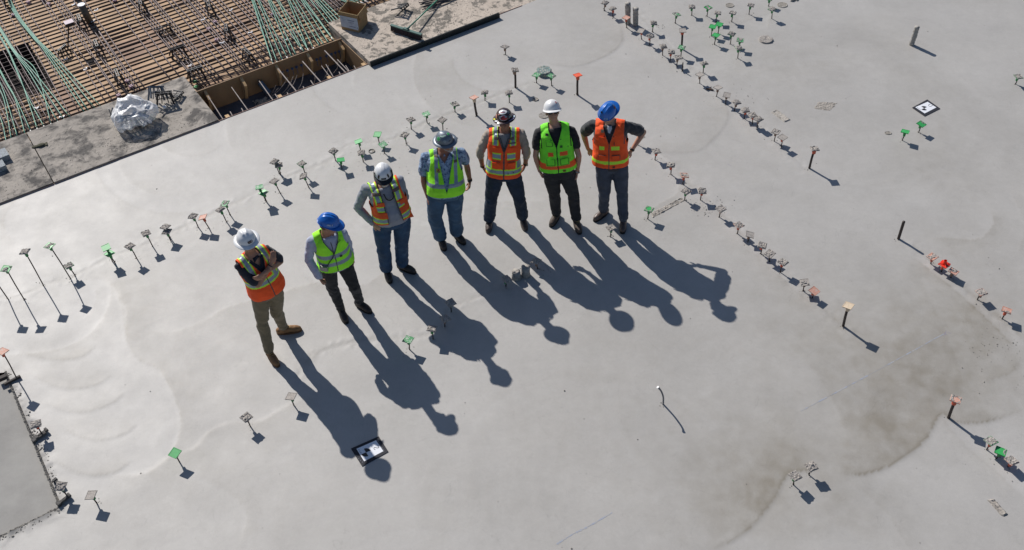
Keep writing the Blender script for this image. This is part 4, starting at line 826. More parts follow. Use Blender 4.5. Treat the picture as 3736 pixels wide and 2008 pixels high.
for (x, y, rz, lab, sc, tl) in [(1440, 110, 1.9, 'black plastic bar support at the top of the deck, leftmost', 1.0, (0, 0)), (2120, 130, 1.9, 'black plastic bar support under the bars right of the top centre of the deck', 1.0, (0, 0)), (2300, 380, 1.8, 'black plastic bar support midway down the right part of the deck', 1.0, (0, 0)),
                                (2510, 620, 2.2, 'black plastic bar support close above the open pocket', 1.0, (0, 0)), (1640, 310, .6, 'tipped black plastic bar support in the open middle of the deck', 1.0, (.9, 0)), (1795, 560, .55, 'black plastic bar support lying in the lower middle of the deck', 1.0, (.3, 0)),
                                (1000, 530, 2.0, 'black plastic bar support beside the long bars left of centre', .95, (0, 0)), (1210, 830, 2.0, 'black plastic bar support just above the plastic bag', .95, (0, 0)), (830, 270, 2.0, 'black plastic bar support at the foot of the standing pipe', .95, (0, 0)), (655, 560, 1.2, 'black plastic bar support beside the black paddle post', .8, (0, 0)), (90, 60, 2.0, 'black plastic bar support under the green cables at the top left', 1.0, (0, 0))]:
    chair(x*C1, y*C1, -.155, rz, lab, sc, tl)
chair(1980*C1, 790*C1, -.10, .52, 'grey black plastic bar support at the corner of curb and pocket', 1.0, (.1, 0))
chair(700+150*.2523, 0+20, -.155, 1.0, 'black plastic bar support under the fan of green cables', 1.0, (0, 0)) if False else None
chair(1200+2010*.12275, 330*.12275, .10, .9, 'black plastic bar support lying tipped on the landing beside the box', 1.0, (1.0, .3))
# small deck fittings: pale purple blocks, white clips
M_purp = mat('mauve_block', (.42, .27, .33), .6, noise=(60, .5)); M_clip = mat('white_clip', (.85, .87, .9), .35)
for (x, y) in [(290, 35), (430, 8), (495, 55), (140, 165), (2170, 235), (2105, 305), (2185, 415), (1285, 830), (1325, 885), (1200, 975), (1160, 20), (2750, 160)]:
    p = at(x*C1, y*C1, -.155); g = G(); R = rotz(random.uniform(0, 3)); g.box(p+[0, 0, .02], (.055, .055, .035), R); g.box(p+[0, 0, .04], (.075, .02, .012), R); g.box(p+[0, 0, .04], (.02, .075, .012), R)
    for a in range(4): g.tube([p+R@np.array([.02*math.cos(a*1.57), .02*math.sin(a*1.57), .04]), p+R@np.array([.05*math.cos(a*1.57), .05*math.sin(a*1.57), .0])], .006, 5)
    tag(g.obj('spacer_block', [M_purp]), 'small mauve plastic spacer sitting among the bars', 'spacer', 'mauve spacers on the deck')
for (x, y) in [(970, 105), (2045, 200), (2325, 105), (2520, 330), (2235, 435), (1910, 665), (860, 700), (660, 600), (365, 1090), (625, 1180), (2880, 400), (740, 50), (935, 215), (800+500, 0)]:
    p = at(x*C1, y*C1, -.125); g = G(); R = rotz(random.uniform(-.3, .8)); g.box(p, (.07, .018, .01), R); g.box(p+R@np.array([.03, .012, .008]), (.016, .03, .016), R); g.box(p+R@np.array([-.03, -.012, .008]), (.016, .03, .016), R)
    tag(g.obj('steel_clip', [M_clip]), 'small bright white clip fixed on the bars', 'clip', 'white clips on the bars')
# standing pipe
p = at(330, 84, -.16); pt = aty(818*C1, 50*C1, p[1]); g = G(); g.tube([p, pt], .062, 24); pipe = tag(g.obj('standing_pipe', [mat('brown_pipe', (.17, .125, .085), .6, noise=(10, .3))], smooth=True), 'thick brown standing pipe with white top on the deck', 'pipe')
g = G(); g.tube([pt+[0, 0, .0], pt+[0, 0, .01]], .066, 24); g.obj('pipe_cap', [M_clip], pipe)
p = at(760*C1, -8, -.16); g = G(); g.tube([p, p+[0, 0, .30]], .05, 20); tag(g.obj('standing_pipe', [MATS['brown_pipe']], smooth=True), 'second brown pipe cut off by the top edge of the photo', 'pipe')
# black paddle post
p = at(683*C1, 495*C1, -.16); q = aty(690*C1, 265*C1, p[1]); o = empty('box_post', p, 'mauve grey electrical box on a thin black post in the deck', 'post')
g = G(); g.tube([p, q], .012, 8); g.obj('post', [M_pl], o); g = G(); g.box(q+[.02, .02, .04], (.15, .13, .06), rotz(UANG)); g.obj('junction_box', [M_pl], o); g = G(); g.box(q+[.02, .02, .073], (.152, .132, .006), rotz(UANG)); g.obj('lid', [mat('mauve_lid', (.42, .32, .38), .5)], o)
# thin bars gathered along the near pocket corner + green pads
for i in range(6):
    a = W(3.40+random.uniform(0, .1), 1.22+.05*i, -.06+.006*i); b = W(5.0+random.uniform(-.3, .3), 1.03+.02*i, -.09); g = G(); g.tube([a, b], .007, 6)
    tag(g.obj('thin_bar', [M_gbar]), 'thin grey bar in the gathered bundle above the pocket corner', 'steel bar', 'gathered thin bars at the pocket corner')
for i, (x, y) in enumerate([(50, 632), (60, 700)]):
    p = at(700+x*.2523, 140+y*.2523, -.08); g = G(); g.box(p, (.07, .05, .02), rotz(.3+i)); g.box(p+[0, 0, .012], (.03, .03, .02), rotz(.3)); tag(g.obj('green_pad', [M_green]), ['bright green plastic pad, upper one at the pocket corner', 'bright green plastic pad, lower one at the pocket corner'][i], 'pad')
# clear plastic bag of chairs
C3 = (380, 290, .17331)
def cp3(x, y, z): return at(C3[0]+x*C3[2], C3[1]+y*C3[2], z)
ctr = cp3(640, 720, .20); bag = empty('plastic_bag', (*ctr[:2], .03), 'clear crumpled plastic bag stuffed with plastic supports on the curb', 'bag')
g = G(); ex = nrm(cp3(1100, 620, .2)-cp3(230, 820, .2)); ey = np.array([-ex[1], ex[0], 0]); Rb = np.stack([ex, ey, [0, 0, 1]], 1)
g.ell(ctr+[0, 0, .0], (.335, .26, .185), Rb, 24); g.ell(ctr+ey*.10+ex*-.04+[0, 0, .10], (.22, .16, .15), Rb); g.ell(ctr-ex*.17-ey*.07-[0, 0, .06], (.17, .19, .12), Rb); g.ell(ctr+ex*.18-ey*.02, (.17, .17, .14), Rb)
tail = cp3(350, 1060, .09); g.capsule([ctr-ex*.22-ey*.12, (ctr-ex*.22-ey*.12+tail)/2, tail], [.10, .075, .065])
V, F = g.vox(.016, 2); N = vnorm(V, F)
r = 1-abs(fbm(V*5.5, 31, 2)); r2 = 1-abs(fbm(V*14, 32, 2)); V = V+N*((r**5)*.050+(r2**6)*.020-.022)[:, None]; V[:, 2] = np.maximum(V[:, 2], .036)
M_bag = bpy.data.materials.new('clear_film'); M_bag.use_nodes = True; n_ = M_bag.node_tree; p_ = n_.nodes['Principled BSDF']; p_.inputs['Base Color'].default_value = (.95, .95, .96, 1); p_.inputs['Roughness'].default_value = .32; p_.inputs['Specular IOR Level'].default_value = .5
lw = n_.nodes.new('ShaderNodeLayerWeight'); lw.inputs[0].default_value = .45; mr = n_.nodes.new('ShaderNodeMapRange'); mr.inputs[3].default_value = .48; mr.inputs[4].default_value = .95; n_.links.new(lw.outputs['Facing'], mr.inputs[0])
tb = n_.nodes.new('ShaderNodeTexNoise'); tb.inputs['Scale'].default_value = 9; tb.inputs['Detail'].default_value = 6; tc = n_.nodes.new('ShaderNodeTexCoord'); n_.links.new(tc.outputs['Object'], tb.inputs['Vector'])
mm = n_.nodes.new('ShaderNodeMath'); mm.operation = 'MULTIPLY_ADD'; mm.inputs[1].default_value = 1.3; mm.inputs[2].default_value = -.65; n_.links.new(tb.outputs['Fac'], mm.inputs[0]); ad = n_.nodes.new('ShaderNodeMath'); ad.operation = 'ADD'; ad.use_clamp = True; n_.links.new(mm.outputs[0], ad.inputs[0]); n_.links.new(mr.outputs[0], ad.inputs[1]); n_.links.new(ad.outputs[0], p_.inputs['Alpha'])
obj('bag_film', lap(V, F, 1, .5), [tuple(f) for f in F], [M_bag], bag, smooth=True)
def loose_chair(parent_none, P, rz, tl, label, sc=1.0, m_=M_plg):
    o = empty('bar_chair', P, label, 'bar support', 'black plastic bar supports'); q = Matrix.Rotation(rz, 3, 'Z')@Matrix.Rotation(tl[0], 3, 'X')@Matrix.Rotation(tl[1], 3, 'Y')
    for nm, gg in chair_geo().items():
        for g in (gg if isinstance(gg, list) else [gg]):
            V, F = g.arr(); V = (V*sc)@np.array(q).T; obj(nm, V, F, [m_], o, world=False)
loose_chair(0, ctr+[-.12, -.05, -.10], .3, (.6, .2), 'grey plastic support inside the clear bag, left side', .9); loose_chair(0, ctr+[.05, .02, -.02], 1.2, (1.0, .4), 'grey plastic support inside the clear bag, middle', 1.0); loose_chair(0, ctr+[.16, -.06, -.12], -.4, (.3, -.5), 'grey plastic support inside the clear bag, right side', .9)
loose_chair(0, cp3(1130, 420, .16), .9, (-.7, .5), 'dark plastic support poking out of the right side of the bag', 1.0, M_plg); loose_chair(0, cp3(1290, 470, .05), .2, (.2, .1), 'black plastic support on the curb right beside the bag', 1.0, M_pl)
loose_chair(0, cp3(1430, 360, .05), 1.1, (1.3, .2), 'black plastic support standing at the right end of the spilled heap', .8, M_pl)
g = G(); g.tube([cp3(160, 740, .04), cp3(175, 600, .16)], .012, 6); g.tube([cp3(140, 730, .04), cp3(95, 620, .14)], .009, 6); g.tube([cp3(130, 745, .045), cp3(175, 745, .045)], .012, 6)
tag(g.obj('fork_piece', [M_plg]), 'grey forked plastic piece poking out left of the bag', 'bar support')
g = G(); g.box(cp3(1270, 585, .07), (.05, .05, .03), rotz(.5)); tag(g.obj('white_block', [M_clip]), 'small white block in the heap beside the bag', 'block')
# glove, grey sheets at far left
g = G(); p = at(150, 532, .035); ex = nrm(at(172, 528, .03)-at(125, 540, .03)); ey = np.array([-ex[1], ex[0], 0]); Rg = np.stack([ex, ey, [0, 0, 1]], 1)
g.ell(p+[0, 0, .015], (.065, .045, .018), Rg)
for i in range(4): g.capsule([p+ex*.04+ey*(-.03+.02*i), p+ex*.09+ey*(-.04+.026*i)+[0, 0, .008]], .011, 8)
g.capsule([p-ex*.05, p-ex*.10+ey*.01], [.032, .038], 10, squash=.5); V, F = g.vox(.007, 2); V = V+vnorm(V, F)*(fbm(V*50, 4, 2)*.004)[:, None]
tag(obj('work_glove', V, [tuple(f) for f in F], [mat('olive_glove', (.085, .08, .05), .9, noise=(40, .4))], smooth=True), 'crumpled dark olive work glove on the left curb joint', 'glove')
M_gs = mat('speckled_grey_board', (.28, .31, .33), .8, noise=(60, .5))
for i, (c0, sz, lab) in enumerate([((-8, 585), (.34, .22, .09), 'upper blue grey foam block cut by the left edge'), ((-20, 625), (.34, .18, .08), 'lower blue grey foam block cut by the left edge')]):
    g = G(); g.box(at(*c0, .03)+[0, 0, sz[2]/2+i*.002], sz, rotz(UANG+.05)); tag(g.obj('foam_block', [M_gs]), lab, 'block')
# form boards at the lower slab (dark wood end and form ties)
g = G(); g.box(at(8, 1380, .03), (.10, .05, .05), rotz(UANG)); g.box(at(45, 1388, .03), (.20, .025, .03), rotz(UANG+.1)); tag(g.obj('form_board', [mat('dark_wet_wood', (.06, .05, .045), .8)]), 'dark form board end at the top corner of the lower slab', 'board')
for i, (x, y, a) in enumerate([(142, 1596, .25), (232, 1825, .3), (215, 1765, 1.9), (150, 1585, .3)]):
    g = G(); c = at(x, y, .03); d = np.array([math.cos(a+UANG), math.sin(a+UANG), 0]); g.box(c, (.16, .03, .03), rotz(a+UANG)); g.box(c-d*.06, (.04, .05, .04), rotz(a+UANG)); g.box(c+d*.07+[0, 0, .01], (.03, .05, .03), rotz(a+UANG)); V, F = g.arr()
    tag(obj('form_tie', V, F, [mat('mortar_caked_steel', (.10, .095, .09), .9, noise=(40, .5))]), ['mortar caked steel tie halfway down the lower slab edge, front piece', 'mortar caked steel tie near the corner of the lower slab', 'dark steel tie standing just above the corner of the lower slab', 'mortar caked steel tie halfway down the lower slab edge, rear piece'][i], 'steel tie')
# twig debris near the capped row
for i, (x, y) in enumerate([(2200+1280*.3033, 1085*.3033)]):
    p = at(x, y, .0); g = G(); g.tube([p+[-.05, .02, .015], p+[.02, -.01, .02], p+[.06, -.03, .012]], [.012, .016, .010], 7); g.tube([p, p+[.03, .03, .04]], .008, 6); tag(g.obj('wood_scrap', [mat('scrap_wood', (.13, .09, .07), .9)]), 'small dark wood scrap in a cap shadow in the upper row', 'scrap')
# ------------------------------------------------------------------ people
SKIN = mat('tan_skin', (.36, .18, .115), .5, noise=(30, .1)); SKIN2 = mat('fair_skin', (.46, .26, .18), .5, noise=(30, .1)); SKIN3 = mat('weathered_skin', (.30, .135, .085), .5, noise=(30, .15))
def fab(name, c, amt=.12, r=.85, sc=14, bump=.002): return mat(name, c, r, noise=(sc, amt), bump=(220, bump*.3), sheen=.15)
F_or = mat('orange_fabric', (1.0, .105, .014), .8, noise=(9, .17)); F_or2 = mat('faded_orange_fabric', (.85, .11, .02), .8, noise=(14, .18)); F_lime = mat('lime_fabric', (.36, 1.0, .03), .8, noise=(9, .14)); F_lime2 = mat('soiled_lime_fabric', (.22, .92, .04), .8, noise=(10, .15), c2=((.14, .50, .04), 9, .68))
F_yel = mat('lime_yellow_trim', (.55, .95, .05), .7); F_sil = mat('silver_tape', (.26, .31, .38), .35, .1, noise=(60, .12)); F_trim = mat('dark_grey_trim', (.09, .08, .07), .8); F_blk = mat('black_fabric', (.012, .012, .014), .85, noise=(14, .2)); F_brn = mat('brown_patch', (.14, .10, .08), .8); F_ortp = mat('orange_tape', (1.0, .13, .02), .7)
M_blackp = mat('black_trim_plastic', (.012, .012, .015), .35)
def frame_from(U_, X_):
    U_ = nrm(U_); X_ = nrm(np.asarray(X_)-U_*(U_@np.asarray(X_))); return X_, np.cross(X_, U_), U_
def hframe(yaw, pitch, roll=0.0):
    """yaw 0 looks at the camera side (-y), positive turns towards +x; pitch positive looks down"""
    f = np.array([math.sin(yaw)*math.cos(pitch), -math.cos(yaw)*math.cos(pitch), -math.sin(pitch)]); x = np.array([math.cos(yaw), math.sin(yaw), 0]); u = np.cross(f, x)*-1
    u = np.cross(x, f)*-1 if np.cross(x, f)[2] < 0 else np.cross(x, f)
    x2 = x*math.cos(roll)+u*math.sin(roll); u2 = -x*math.sin(roll)+u*math.cos(roll); return x2, f, u2
def seg(a, b, t): return a+(b-a)*t
HAND = dict(relaxed=(.5, .35), fist=(1.5, 1.3), flat=(.25, .2), hip=(.35, .25))
def add_hand(g, wr, tip_dir, palm_n, side, curl='relaxed', s=1.0, thumb=1.0):
    """side +1: thumb on +cross(dir, palm) side"""
    d = nrm(tip_dir); n = nrm(palm_n-d*(d@palm_n)); w = np.cross(d, n)*side      # w points to the thumb side
    c1, c2 = HAND[curl]; pc = wr+d*.055*s
    g.capsule([wr-d*.01, wr+d*.025*s, wr+d*.075*s], [.024*s, .030*s, .033*s], 10, squash=.62, up=n)
    g.capsule([pc-w*.018*s+d*.02*s, pc+w*.020*s+d*.018*s], .016*s, 8)
    for i, (off, L) in enumerate([(-.031, .058), (-.0105, .070), (.0105, .076), (.031, .068)]):
        b = wr+d*.082*s+w*off*s*1.0; a = 0.0; P = [b-d*.02*s]; p = b; P.append(p)
        for j, l in enumerate((.45, .32, .28)):
            a += (c1 if j == 0 else c2)*(.9+.1*i); q = d*math.cos(a)+n*math.sin(a)+w*off*1.6; p = p+nrm(q)*L*l*s; P.append(p)
        g.capsule(P, [.0105*s, .0105*s, .0098*s, .009*s, .008*s], 8)
    b = wr+d*.022*s+w*.026*s; q = nrm(d*.62+w*.75*thumb+n*.35); q2 = nrm(d*.85+w*.35*thumb+n*.45); g.capsule([b-w*.015*s, b+q*.034*s, b+q*.034*s+q2*.034*s], [.015*s, .012*s, .010*s], 8)
TOR = [(-.20, .135, .100), (-.10, .168, .128), (0, .176, .134), (.15, .166, .126), (.32, .160, .120), (.50, .172, .126), (.66, .186, .130), (.78, .184, .122), (.87, .150, .104), (.94, .095, .085), (1.0, .062, .066), (1.06, .056, .060)]
class Person:
    def __init__(s, pid, label, crop, J, yaw, skin, belly=0.0, wide=1.0, hyaw=None, hpitch=.3, hroll=0.0, off=None, zf=1.0):
        ox, oy, k = crop; s.J = {n: at(ox+x*k, oy+y*k, z*(zf if z > .3 else 1)) for n, (x, y, z) in J.items()}; J = s.J
        J['pel'] = J['pel']+[0, .10, 0]; J['hipR'] = J['hipR']+[0, .05, 0]; J['hipL'] = J['hipL']+[0, .05, 0]; J['neck'] = J['neck']+[0, .02, 0]
        for n, d in (off or {}).items(): J[n] = J[n]+np.array(d)
        s.skin = skin; s.belly = belly; s.wide = wide
        shm = (J['shR']+J['shL'])/2; top = seg(shm, J['neck'], .5); top[2] = J['neck'][2]
        s.U = nrm(top-J['pel']); s.T = np.linalg.norm(top-J['pel']); s.base = J['pel']; X = J['shL']-J['shR']
        s.X, s.F, s.U = frame_from(s.U, X); s.hx, s.hf, s.hu = hframe(yaw if hyaw is None else hyaw, hpitch, hroll)
        feet = (J['anR']+J['anL'])/2; s.root = empty('person', (feet[0], feet[1], 0), label, 'person')
        s.hc = J['head']; s.pid = pid
    def P(s, lat, h, fr): return s.base+s.X*lat+s.U*(h*s.T)+s.F*fr
    def loc(s, V):
        D = V-s.base; return D@s.X, (D@s.U)/s.T, D@s.F
    def torso(s, g, inf=0.0, t0=-.2, t1=1.06, belly=None):
        b_ = s.belly if belly is None else belly; R = []
        for t, a, b in TOR:
            if t < t0-.001 or t > t1+.001: continue
            bl = b_*math.exp(-((t-.25)/.24)**2); R.append((s.base+s.U*(t*s.T)+s.F*bl*.55, s.X, s.F, a*s.wide+inf+bl*.35, b*s.wide+inf+bl*.75))
        g.loft(R)
    def limb(s, g, names, radii, **k): g.capsule([s.J[n] if isinstance(n, str) else n for n in names], radii, 14, **k)
    def legs(s, g, inf, zend=None):
        for q in 'RL':
            h, kn, an = s.J['hip'+q], s.J['kn'+q], s.J['an'+q]; bend = np.array([0, -.012, 0]); low = an if zend is None else seg(kn, an, zend)
            g.capsule([h+[0, 0, .03], seg(h, kn, .3), seg(h, kn, .65), kn+bend, seg(kn, low, .35)+[0, .012, 0], seg(kn, low, .7), low], [.092+inf*.9, .090+inf, .075+inf*1.1, .060+inf*1.1, .058+inf*1.2, .047+inf*1.5, .040+inf*1.8], 16)
    def arm_pts(s, q): return s.J['sh'+q]-[0, 0, .045], s.J['el'+q], s.J['wr'+q]
    def body(s, hands):
        g = G(); s.torso(g, -.004)
        for q in 'RL':
            a, e, w = s.arm_pts(q); sg = -1 if q == 'R' else 1; inn = s.P(sg*.10, .88, 0)
            g.capsule([inn, a, seg(a, e, .35), seg(a, e, .75), e], [.042, .048, .045, .040, .037], 14); g.capsule([e, seg(e, w, .3), seg(e, w, .75), w], [.038, .040, .030, .025], 14)
            hd, pn, cl, th = hands[q]; tip = s.J.get('ha'+q); d = nrm(tip-w) if hd is None else np.array(hd, float); add_hand(g, w, d, np.array(pn, float), th, cl)
            fx = s.foot(q); an = s.J['an'+q]; g.capsule([an+[0, 0, .02], fx['heel']+[0, 0, .045]], [.038, .035]); g.capsule([fx['heel']+[0, 0, .045], fx['ball']+[0, 0, .04]], [.033, .036], squash=.8)
        s.legs(g, -.012)
        c, x, f, u = s.hc, s.hx, s.hf, s.hu; H = np.stack([x, f, u], 1); nb = s.P(0, .93, -.01)
        g.capsule([nb, seg(nb, c-u*.07-f*.02, .5), c-u*.06-f*.02], [.062, .056, .056], 16)
        g.ell(c+u*.02-f*.012, (.075, .096, .098), H, 24); g.ell(c+f*.026-u*.040, (.062, .072, .080), H, 20); g.ell(c+f*.050-u*.088, (.040, .042, .034), H); g.ell(c+f*.02-u*.075, (.054, .055, .04), H)
        g.capsule([c+f*.094+u*.006, c+f*.108-u*.018, c+f*.116-u*.036], [.008, .010, .013], 8); g.capsule([c+f*.100-u*.040-x*.012, c+f*.100-u*.040+x*.012], .009, 8)
        g.capsule([c+f*.084-x*.045+u*.026, c+f*.094+u*.022, c+f*.084+x*.045+u*.026], .009, 8); g.capsule([c+f*.088-u*.064-x*.022, c+f*.096-u*.063, c+f*.088-u*.064+x*.022], .0075, 8); g.capsule([c+f*.087-u*.076-x*.018, c+f*.094-u*.077, c+f*.087-u*.076+x*.018], .0075, 8)
        for sg in (-1, 1): g.ell(c+x*sg*.078-u*.012-f*.006, (.010, .020, .032), H, 10); g.ell(c+x*sg*.045-u*.035+f*.066, (.022, .022, .024), H, 10)
        V, F = g.vox(.0062, 1)
        s.bodyo = obj('body', V, [tuple(q) for q in F], [s.skin], s.root, smooth=True)
        for sg in (-1, 1):
            g = G(); e = c+x*sg*.032+f*.086+u*.004; g.ell(e, (.012, .011, .011), H, 12); e2 = g.obj('eye', [mat('eye_white', (.75, .72, .68), .3)], s.root, True); g = G(); g.ell(e+f*.0075, (.0055, .005, .0055), H, 10); g.obj('pupil', [mat('dark_iris', (.03, .02, .015), .2)], e2, True)
    def foot(s, q):
        an, to = s.J['an'+q], s.J['to'+q]; d = np.array([to[0]-an[0], to[1]-an[1], 0]); L = np.linalg.norm(d); d = d/L; L = min(max(L, .19), .215)
        a0 = np.array([an[0], an[1], 0]); return dict(heel=a0-d*.055, ball=a0+d*(L-.075), toe=a0+d*(L-.035), d=d)
    def shoes(s, m_, sole, hi=.12, tall=1.0, lace=None):
        for q in 'RL':
            f = s.foot(q); an = s.J['an'+q]; up = np.array([0, 0, 1.]); g = G()
            g.capsule([f['heel']+up*.055, f['heel']+f['d']*.05+up*.055], [.043, .045], 12); g.capsule([f['heel']+f['d']*.02+up*.05, seg(f['heel'], f['toe'], .55)+up*.055, f['ball']+up*.046, f['toe']+up*.040], [.045, .047, .047, .038], 14, squash=1.0)
            g.capsule([np.array([*f['heel'][:2], 0])+f['d']*.05+up*.06, an+[0, 0, hi-.08]], [.050, .050], 14)
            V, F = g.vox(.008, 3); V[:, 2] = np.maximum(V[:, 2], .012); V = V+vnorm(V, F)*(fbm(V*30, 5, 2)*.003)[:, None]; o = obj('boot', V, [tuple(k) for k in F], [m_], s.root, smooth=True)
            g = G(); R = np.stack([f['d'], np.array([-f['d'][1], f['d'][0], 0]), up], 1); n = 20; ring = []
            hl, tl = f['heel'], f['toe']
            for j in range(n):
                t = 2*math.pi*j/n; cx = math.cos(t); w = .046+.006*cx; p = (hl+tl)/2+f['d']*cx*(np.linalg.norm(tl-hl)/2+.042)*(1 if abs(cx) < 2 else 1)+R[:, 1]*math.copysign(abs(math.sin(t))**.75, math.sin(t))*w; ring.append(p)
            g.add([p+up*.001 for p in ring]+[p+up*.024 for p in ring], [tuple(range(n-1, -1, -1)), tuple(range(n, 2*n))]+[(j, (j+1) % n, n+(j+1) % n, n+j) for j in range(n)]); g.obj('sole', [sole], o)
            if lace is not None:
                for j in range(3):
                    p = seg(f['heel'], f['ball'], .62+.1*j)+up*(.108-.012*j); g = G(); g.tube([p-R[:, 1]*.022, p+up*.004, p+R[:, 1]*.022], .004, 5); g.obj('lace', [lace], o)
    def trousers(s, m_, inf=.010, name='trousers', top=.06, zend=.93, fold=.008, stack=1.0):
        g = G(); s.torso(g, .010, -.2, .15, s.belly*.4); s.legs(g, inf, zend)
        V, F = g.vox(.0105, 2); N = vnorm(V, F); an = max(s.J['anR'][2], s.J['anL'][2]); z = V[:, 2]
        wk = np.exp(-((z-s.J['knR'][2])/.12)**2)+1.1*stack*np.exp(-((z-.17)/.10)**2)+.6*np.exp(-((z-.86)/.10)**2)+.35
        n1 = fbm(V*np.array([14, 14, 17.])+V[:, [2, 0, 1]]*5, 50+s.pid, 2); n2 = 1-abs(fbm(V*np.array([9, 9, 10.])+V[:, [2, 2, 0]]*6, 60+s.pid, 2))*2.0
        V = V+N*((n1*fold+n2*fold*.8-fold*.5)*wk)[:, None]; V = lap(V, F, 1, .4)
        lat, h, fr = s.loc(V); k = F[(h[F].mean(1) < top)]; V, k = compact(V, k)
        return obj(name, V, [tuple(q) for q in k], [m_], s.root, smooth=True)
    def shirt(s, mats, sleeve, name='shirt', inf=.012, tuck=-.10, neck=None, fold=.006, fm=None, vneck=.0, loose=0.0, cuff=None):
        """sleeve: fraction of the arm covered: <1 upper arm only, up to 2 = wrist"""
        g = G(); s.torso(g, inf, -.2, .94)
        for q in 'RL':
            a, e, w = s.arm_pts(q); sg = -1 if q == 'R' else 1; inn = s.P(sg*.10, .88, 0)
            sv = sleeve[q] if isinstance(sleeve, dict) else sleeve
            if sv <= 1: end = seg(a, e, sv); g.capsule([inn, a, seg(a, end, .5), end], [.056, .058+inf*.3, .057+loose, .055+loose*1.2], 16)
            else:
                g.capsule([inn, a, seg(a, e, .5), e], [.056, .058+inf*.3, .052+loose, .046+loose], 16); end = seg(e, w, sv-1); g.capsule([e, seg(e, end, .5), end], [.046+loose, .043+loose, .036+loose*.6], 16)
                if cuff: g.capsule([seg(e, w, sv-1.10), end], [.040+loose, .042+loose], 14)
        V, F = g.vox(.0105, 2); N = vnorm(V, F); lat, h, fr = s.loc(V)
        armw = np.clip((abs(lat)-.16)/.06, 0, 1); n1 = 1-abs(fbm(V*np.array([13, 13, 19.])+V[:, [2, 0, 1]]*4, 70+s.pid, 2))*2.2; n2 = fbm(V*26, 80+s.pid, 2)
        V = V+N*(fold*(n1*(.5+.9*armw)+n2*.45))[:, None]; V = lap(V, F, 1, .4)
        fc_l, fc_h, fc_f = lat[F].mean(1), h[F].mean(1), fr[F].mean(1); keep = (fc_h > tuck)
        hd = np.stack([lat*1.0, fr], 1); keep &= ~((fc_h > .88) & (np.hypot(fc_l, fc_f-.0) < .066)) 
        if vneck: keep &= ~((fc_f > .0) & (abs(fc_l) < vneck*np.clip((fc_h-.76)/.20, 0, 1)) & (fc_h > .76))
        FM = None
        if fm is not None: FM = np.array([fm(a, b, c) for a, b, c in zip(fc_l[keep], fc_h[keep], fc_f[keep])])
        V2, k = compact(V, F[keep]); return obj(name, V2, [tuple(q) for q in k], mats, s.root, FM, True)
    def vest(s, mats, pat, hem=-.06, vbot=.35, vtop=.085, open_=None, inf=.030, sh=.170, name='safety_vest', fold=.006, tilt=0.0, hemtilt=0.0):
        g = G(); s.torso(g, inf, -.2, .94)
        for sg, q in ((-1, 'R'), (1, 'L')):
            a = s.arm_pts(q)[0]; g.capsule([s.P(sg*.07, .90, -.005), s.P(sg*.12, .875, 0), seg(s.P(sg*.12, .86, 0), a, .85)], [.066+inf*.4, .066+inf*.5, .062+inf*.5], 14)
        V, F = g.vox(.0058, 4); N = vnorm(V, F); n1 = 1-abs(fbm(V*np.array([7, 7, 9.]), 90+s.pid, 2))*1.8; n2 = fbm(V*18, 95+s.pid, 2)
        lat, h, fr = s.loc(V); low = np.clip((.35-h)/.3, 0, 1); V = V+N*(fold*(n1*(.6+low)+n2*.5)+low*.010)[:, None]
        lat, h, fr = s.loc(V); L, Hh, Fr = lat[F].mean(1), h[F].mean(1), fr[F].mean(1)
        keep = Hh > hem+hemtilt*L; keep &= ~((Hh > .55) & (abs(L) > sh+(.03 if 1 else 0)*np.clip((.80-Hh)/.25, 0, 1)))
        keep &= ~((Hh > .80) & (np.hypot(L, Fr*.9+.0) < .078))
        gap = np.interp(Hh, [vbot, .93], [0, vtop]) if open_ is None else open_(Hh); cl = tilt*(Hh-.3)
        keep &= ~((Fr > 0) & (abs(L-cl) < gap) & (Hh > (vbot if open_ is None else -9)))
        FM = np.array([pat(a-c0, b, c, gp) for a, b, c, c0, gp in zip(L[keep], Hh[keep], Fr[keep], cl[keep], np.broadcast_to(gap, L.shape)[keep])], dtype=np.int32)
        V2, k = compact(V, F[keep])
        for _ in range(3):                                     # straighten the cut borders
            e = np.sort(np.concatenate([k[:, [0, 1]], k[:, [1, 2]], k[:, [2, 3]], k[:, [3, 0]]]), 1); ue, ct = np.unique(e, axis=0, return_counts=True); be = ue[ct == 1]
            S = np.zeros_like(V2); C = np.zeros(len(V2))
            for a, b in ((0, 1), (1, 0)):
                for d in range(3): S[:, d] += np.bincount(be[:, a], V2[be[:, b], d], len(V2))
                C += np.bincount(be[:, a], minlength=len(V2))
            m_ = C >= 2; V2[m_] = .5*V2[m_]+.5*S[m_]/C[m_][:, None]
        o = obj(name, V2, [tuple(q) for q in k], mats, s.root, FM, True); md = o.modifiers.new('cloth thickness', 'SOLIDIFY'); md.thickness = .004; md.offset = -1; s.vV, s.vF = V2, k; s.vesto = o; return o
    def onfront(s, lat, h):
        """point on the front of the vest / shirt surface"""
        L, Hh, Fr = s.loc(s.vV); d = (L-lat)**2+((Hh-h)*s.T)**2+np.where(Fr > 0, 0, 9); i = np.argmin(d); return s.P(lat, h, Fr[i]+.006)
    def patch(s, name, lat, h, w, hh, m_, th=.004, parent=None, rnd=0):
        c = s.onfront(lat, h); c2 = s.onfront(lat+.02, h); c3 = s.onfront(lat, h+.03); x = nrm(c2-c); y = nrm(c3-c); y = nrm(y-x*(x@y)); n = np.cross(x, y)
        if n@s.F < 0: n = -n
        nx = 5; V = []
        for i in range(nx):
            for j in range(4): 
                p = s.onfront(lat+w*(i/(nx-1)-.5), h+hh/s.T*(j/3-.5)); V.append(p)
        F = [(i*4+j, (i+1)*4+j, (i+1)*4+j+1, i*4+j+1) for i in range(nx-1) for j in range(3)]; V = np.array(V); V = V*.5+.5*(c+((V-c)@x)[:, None]*x+((V-c)@y)[:, None]*y)+n*.002
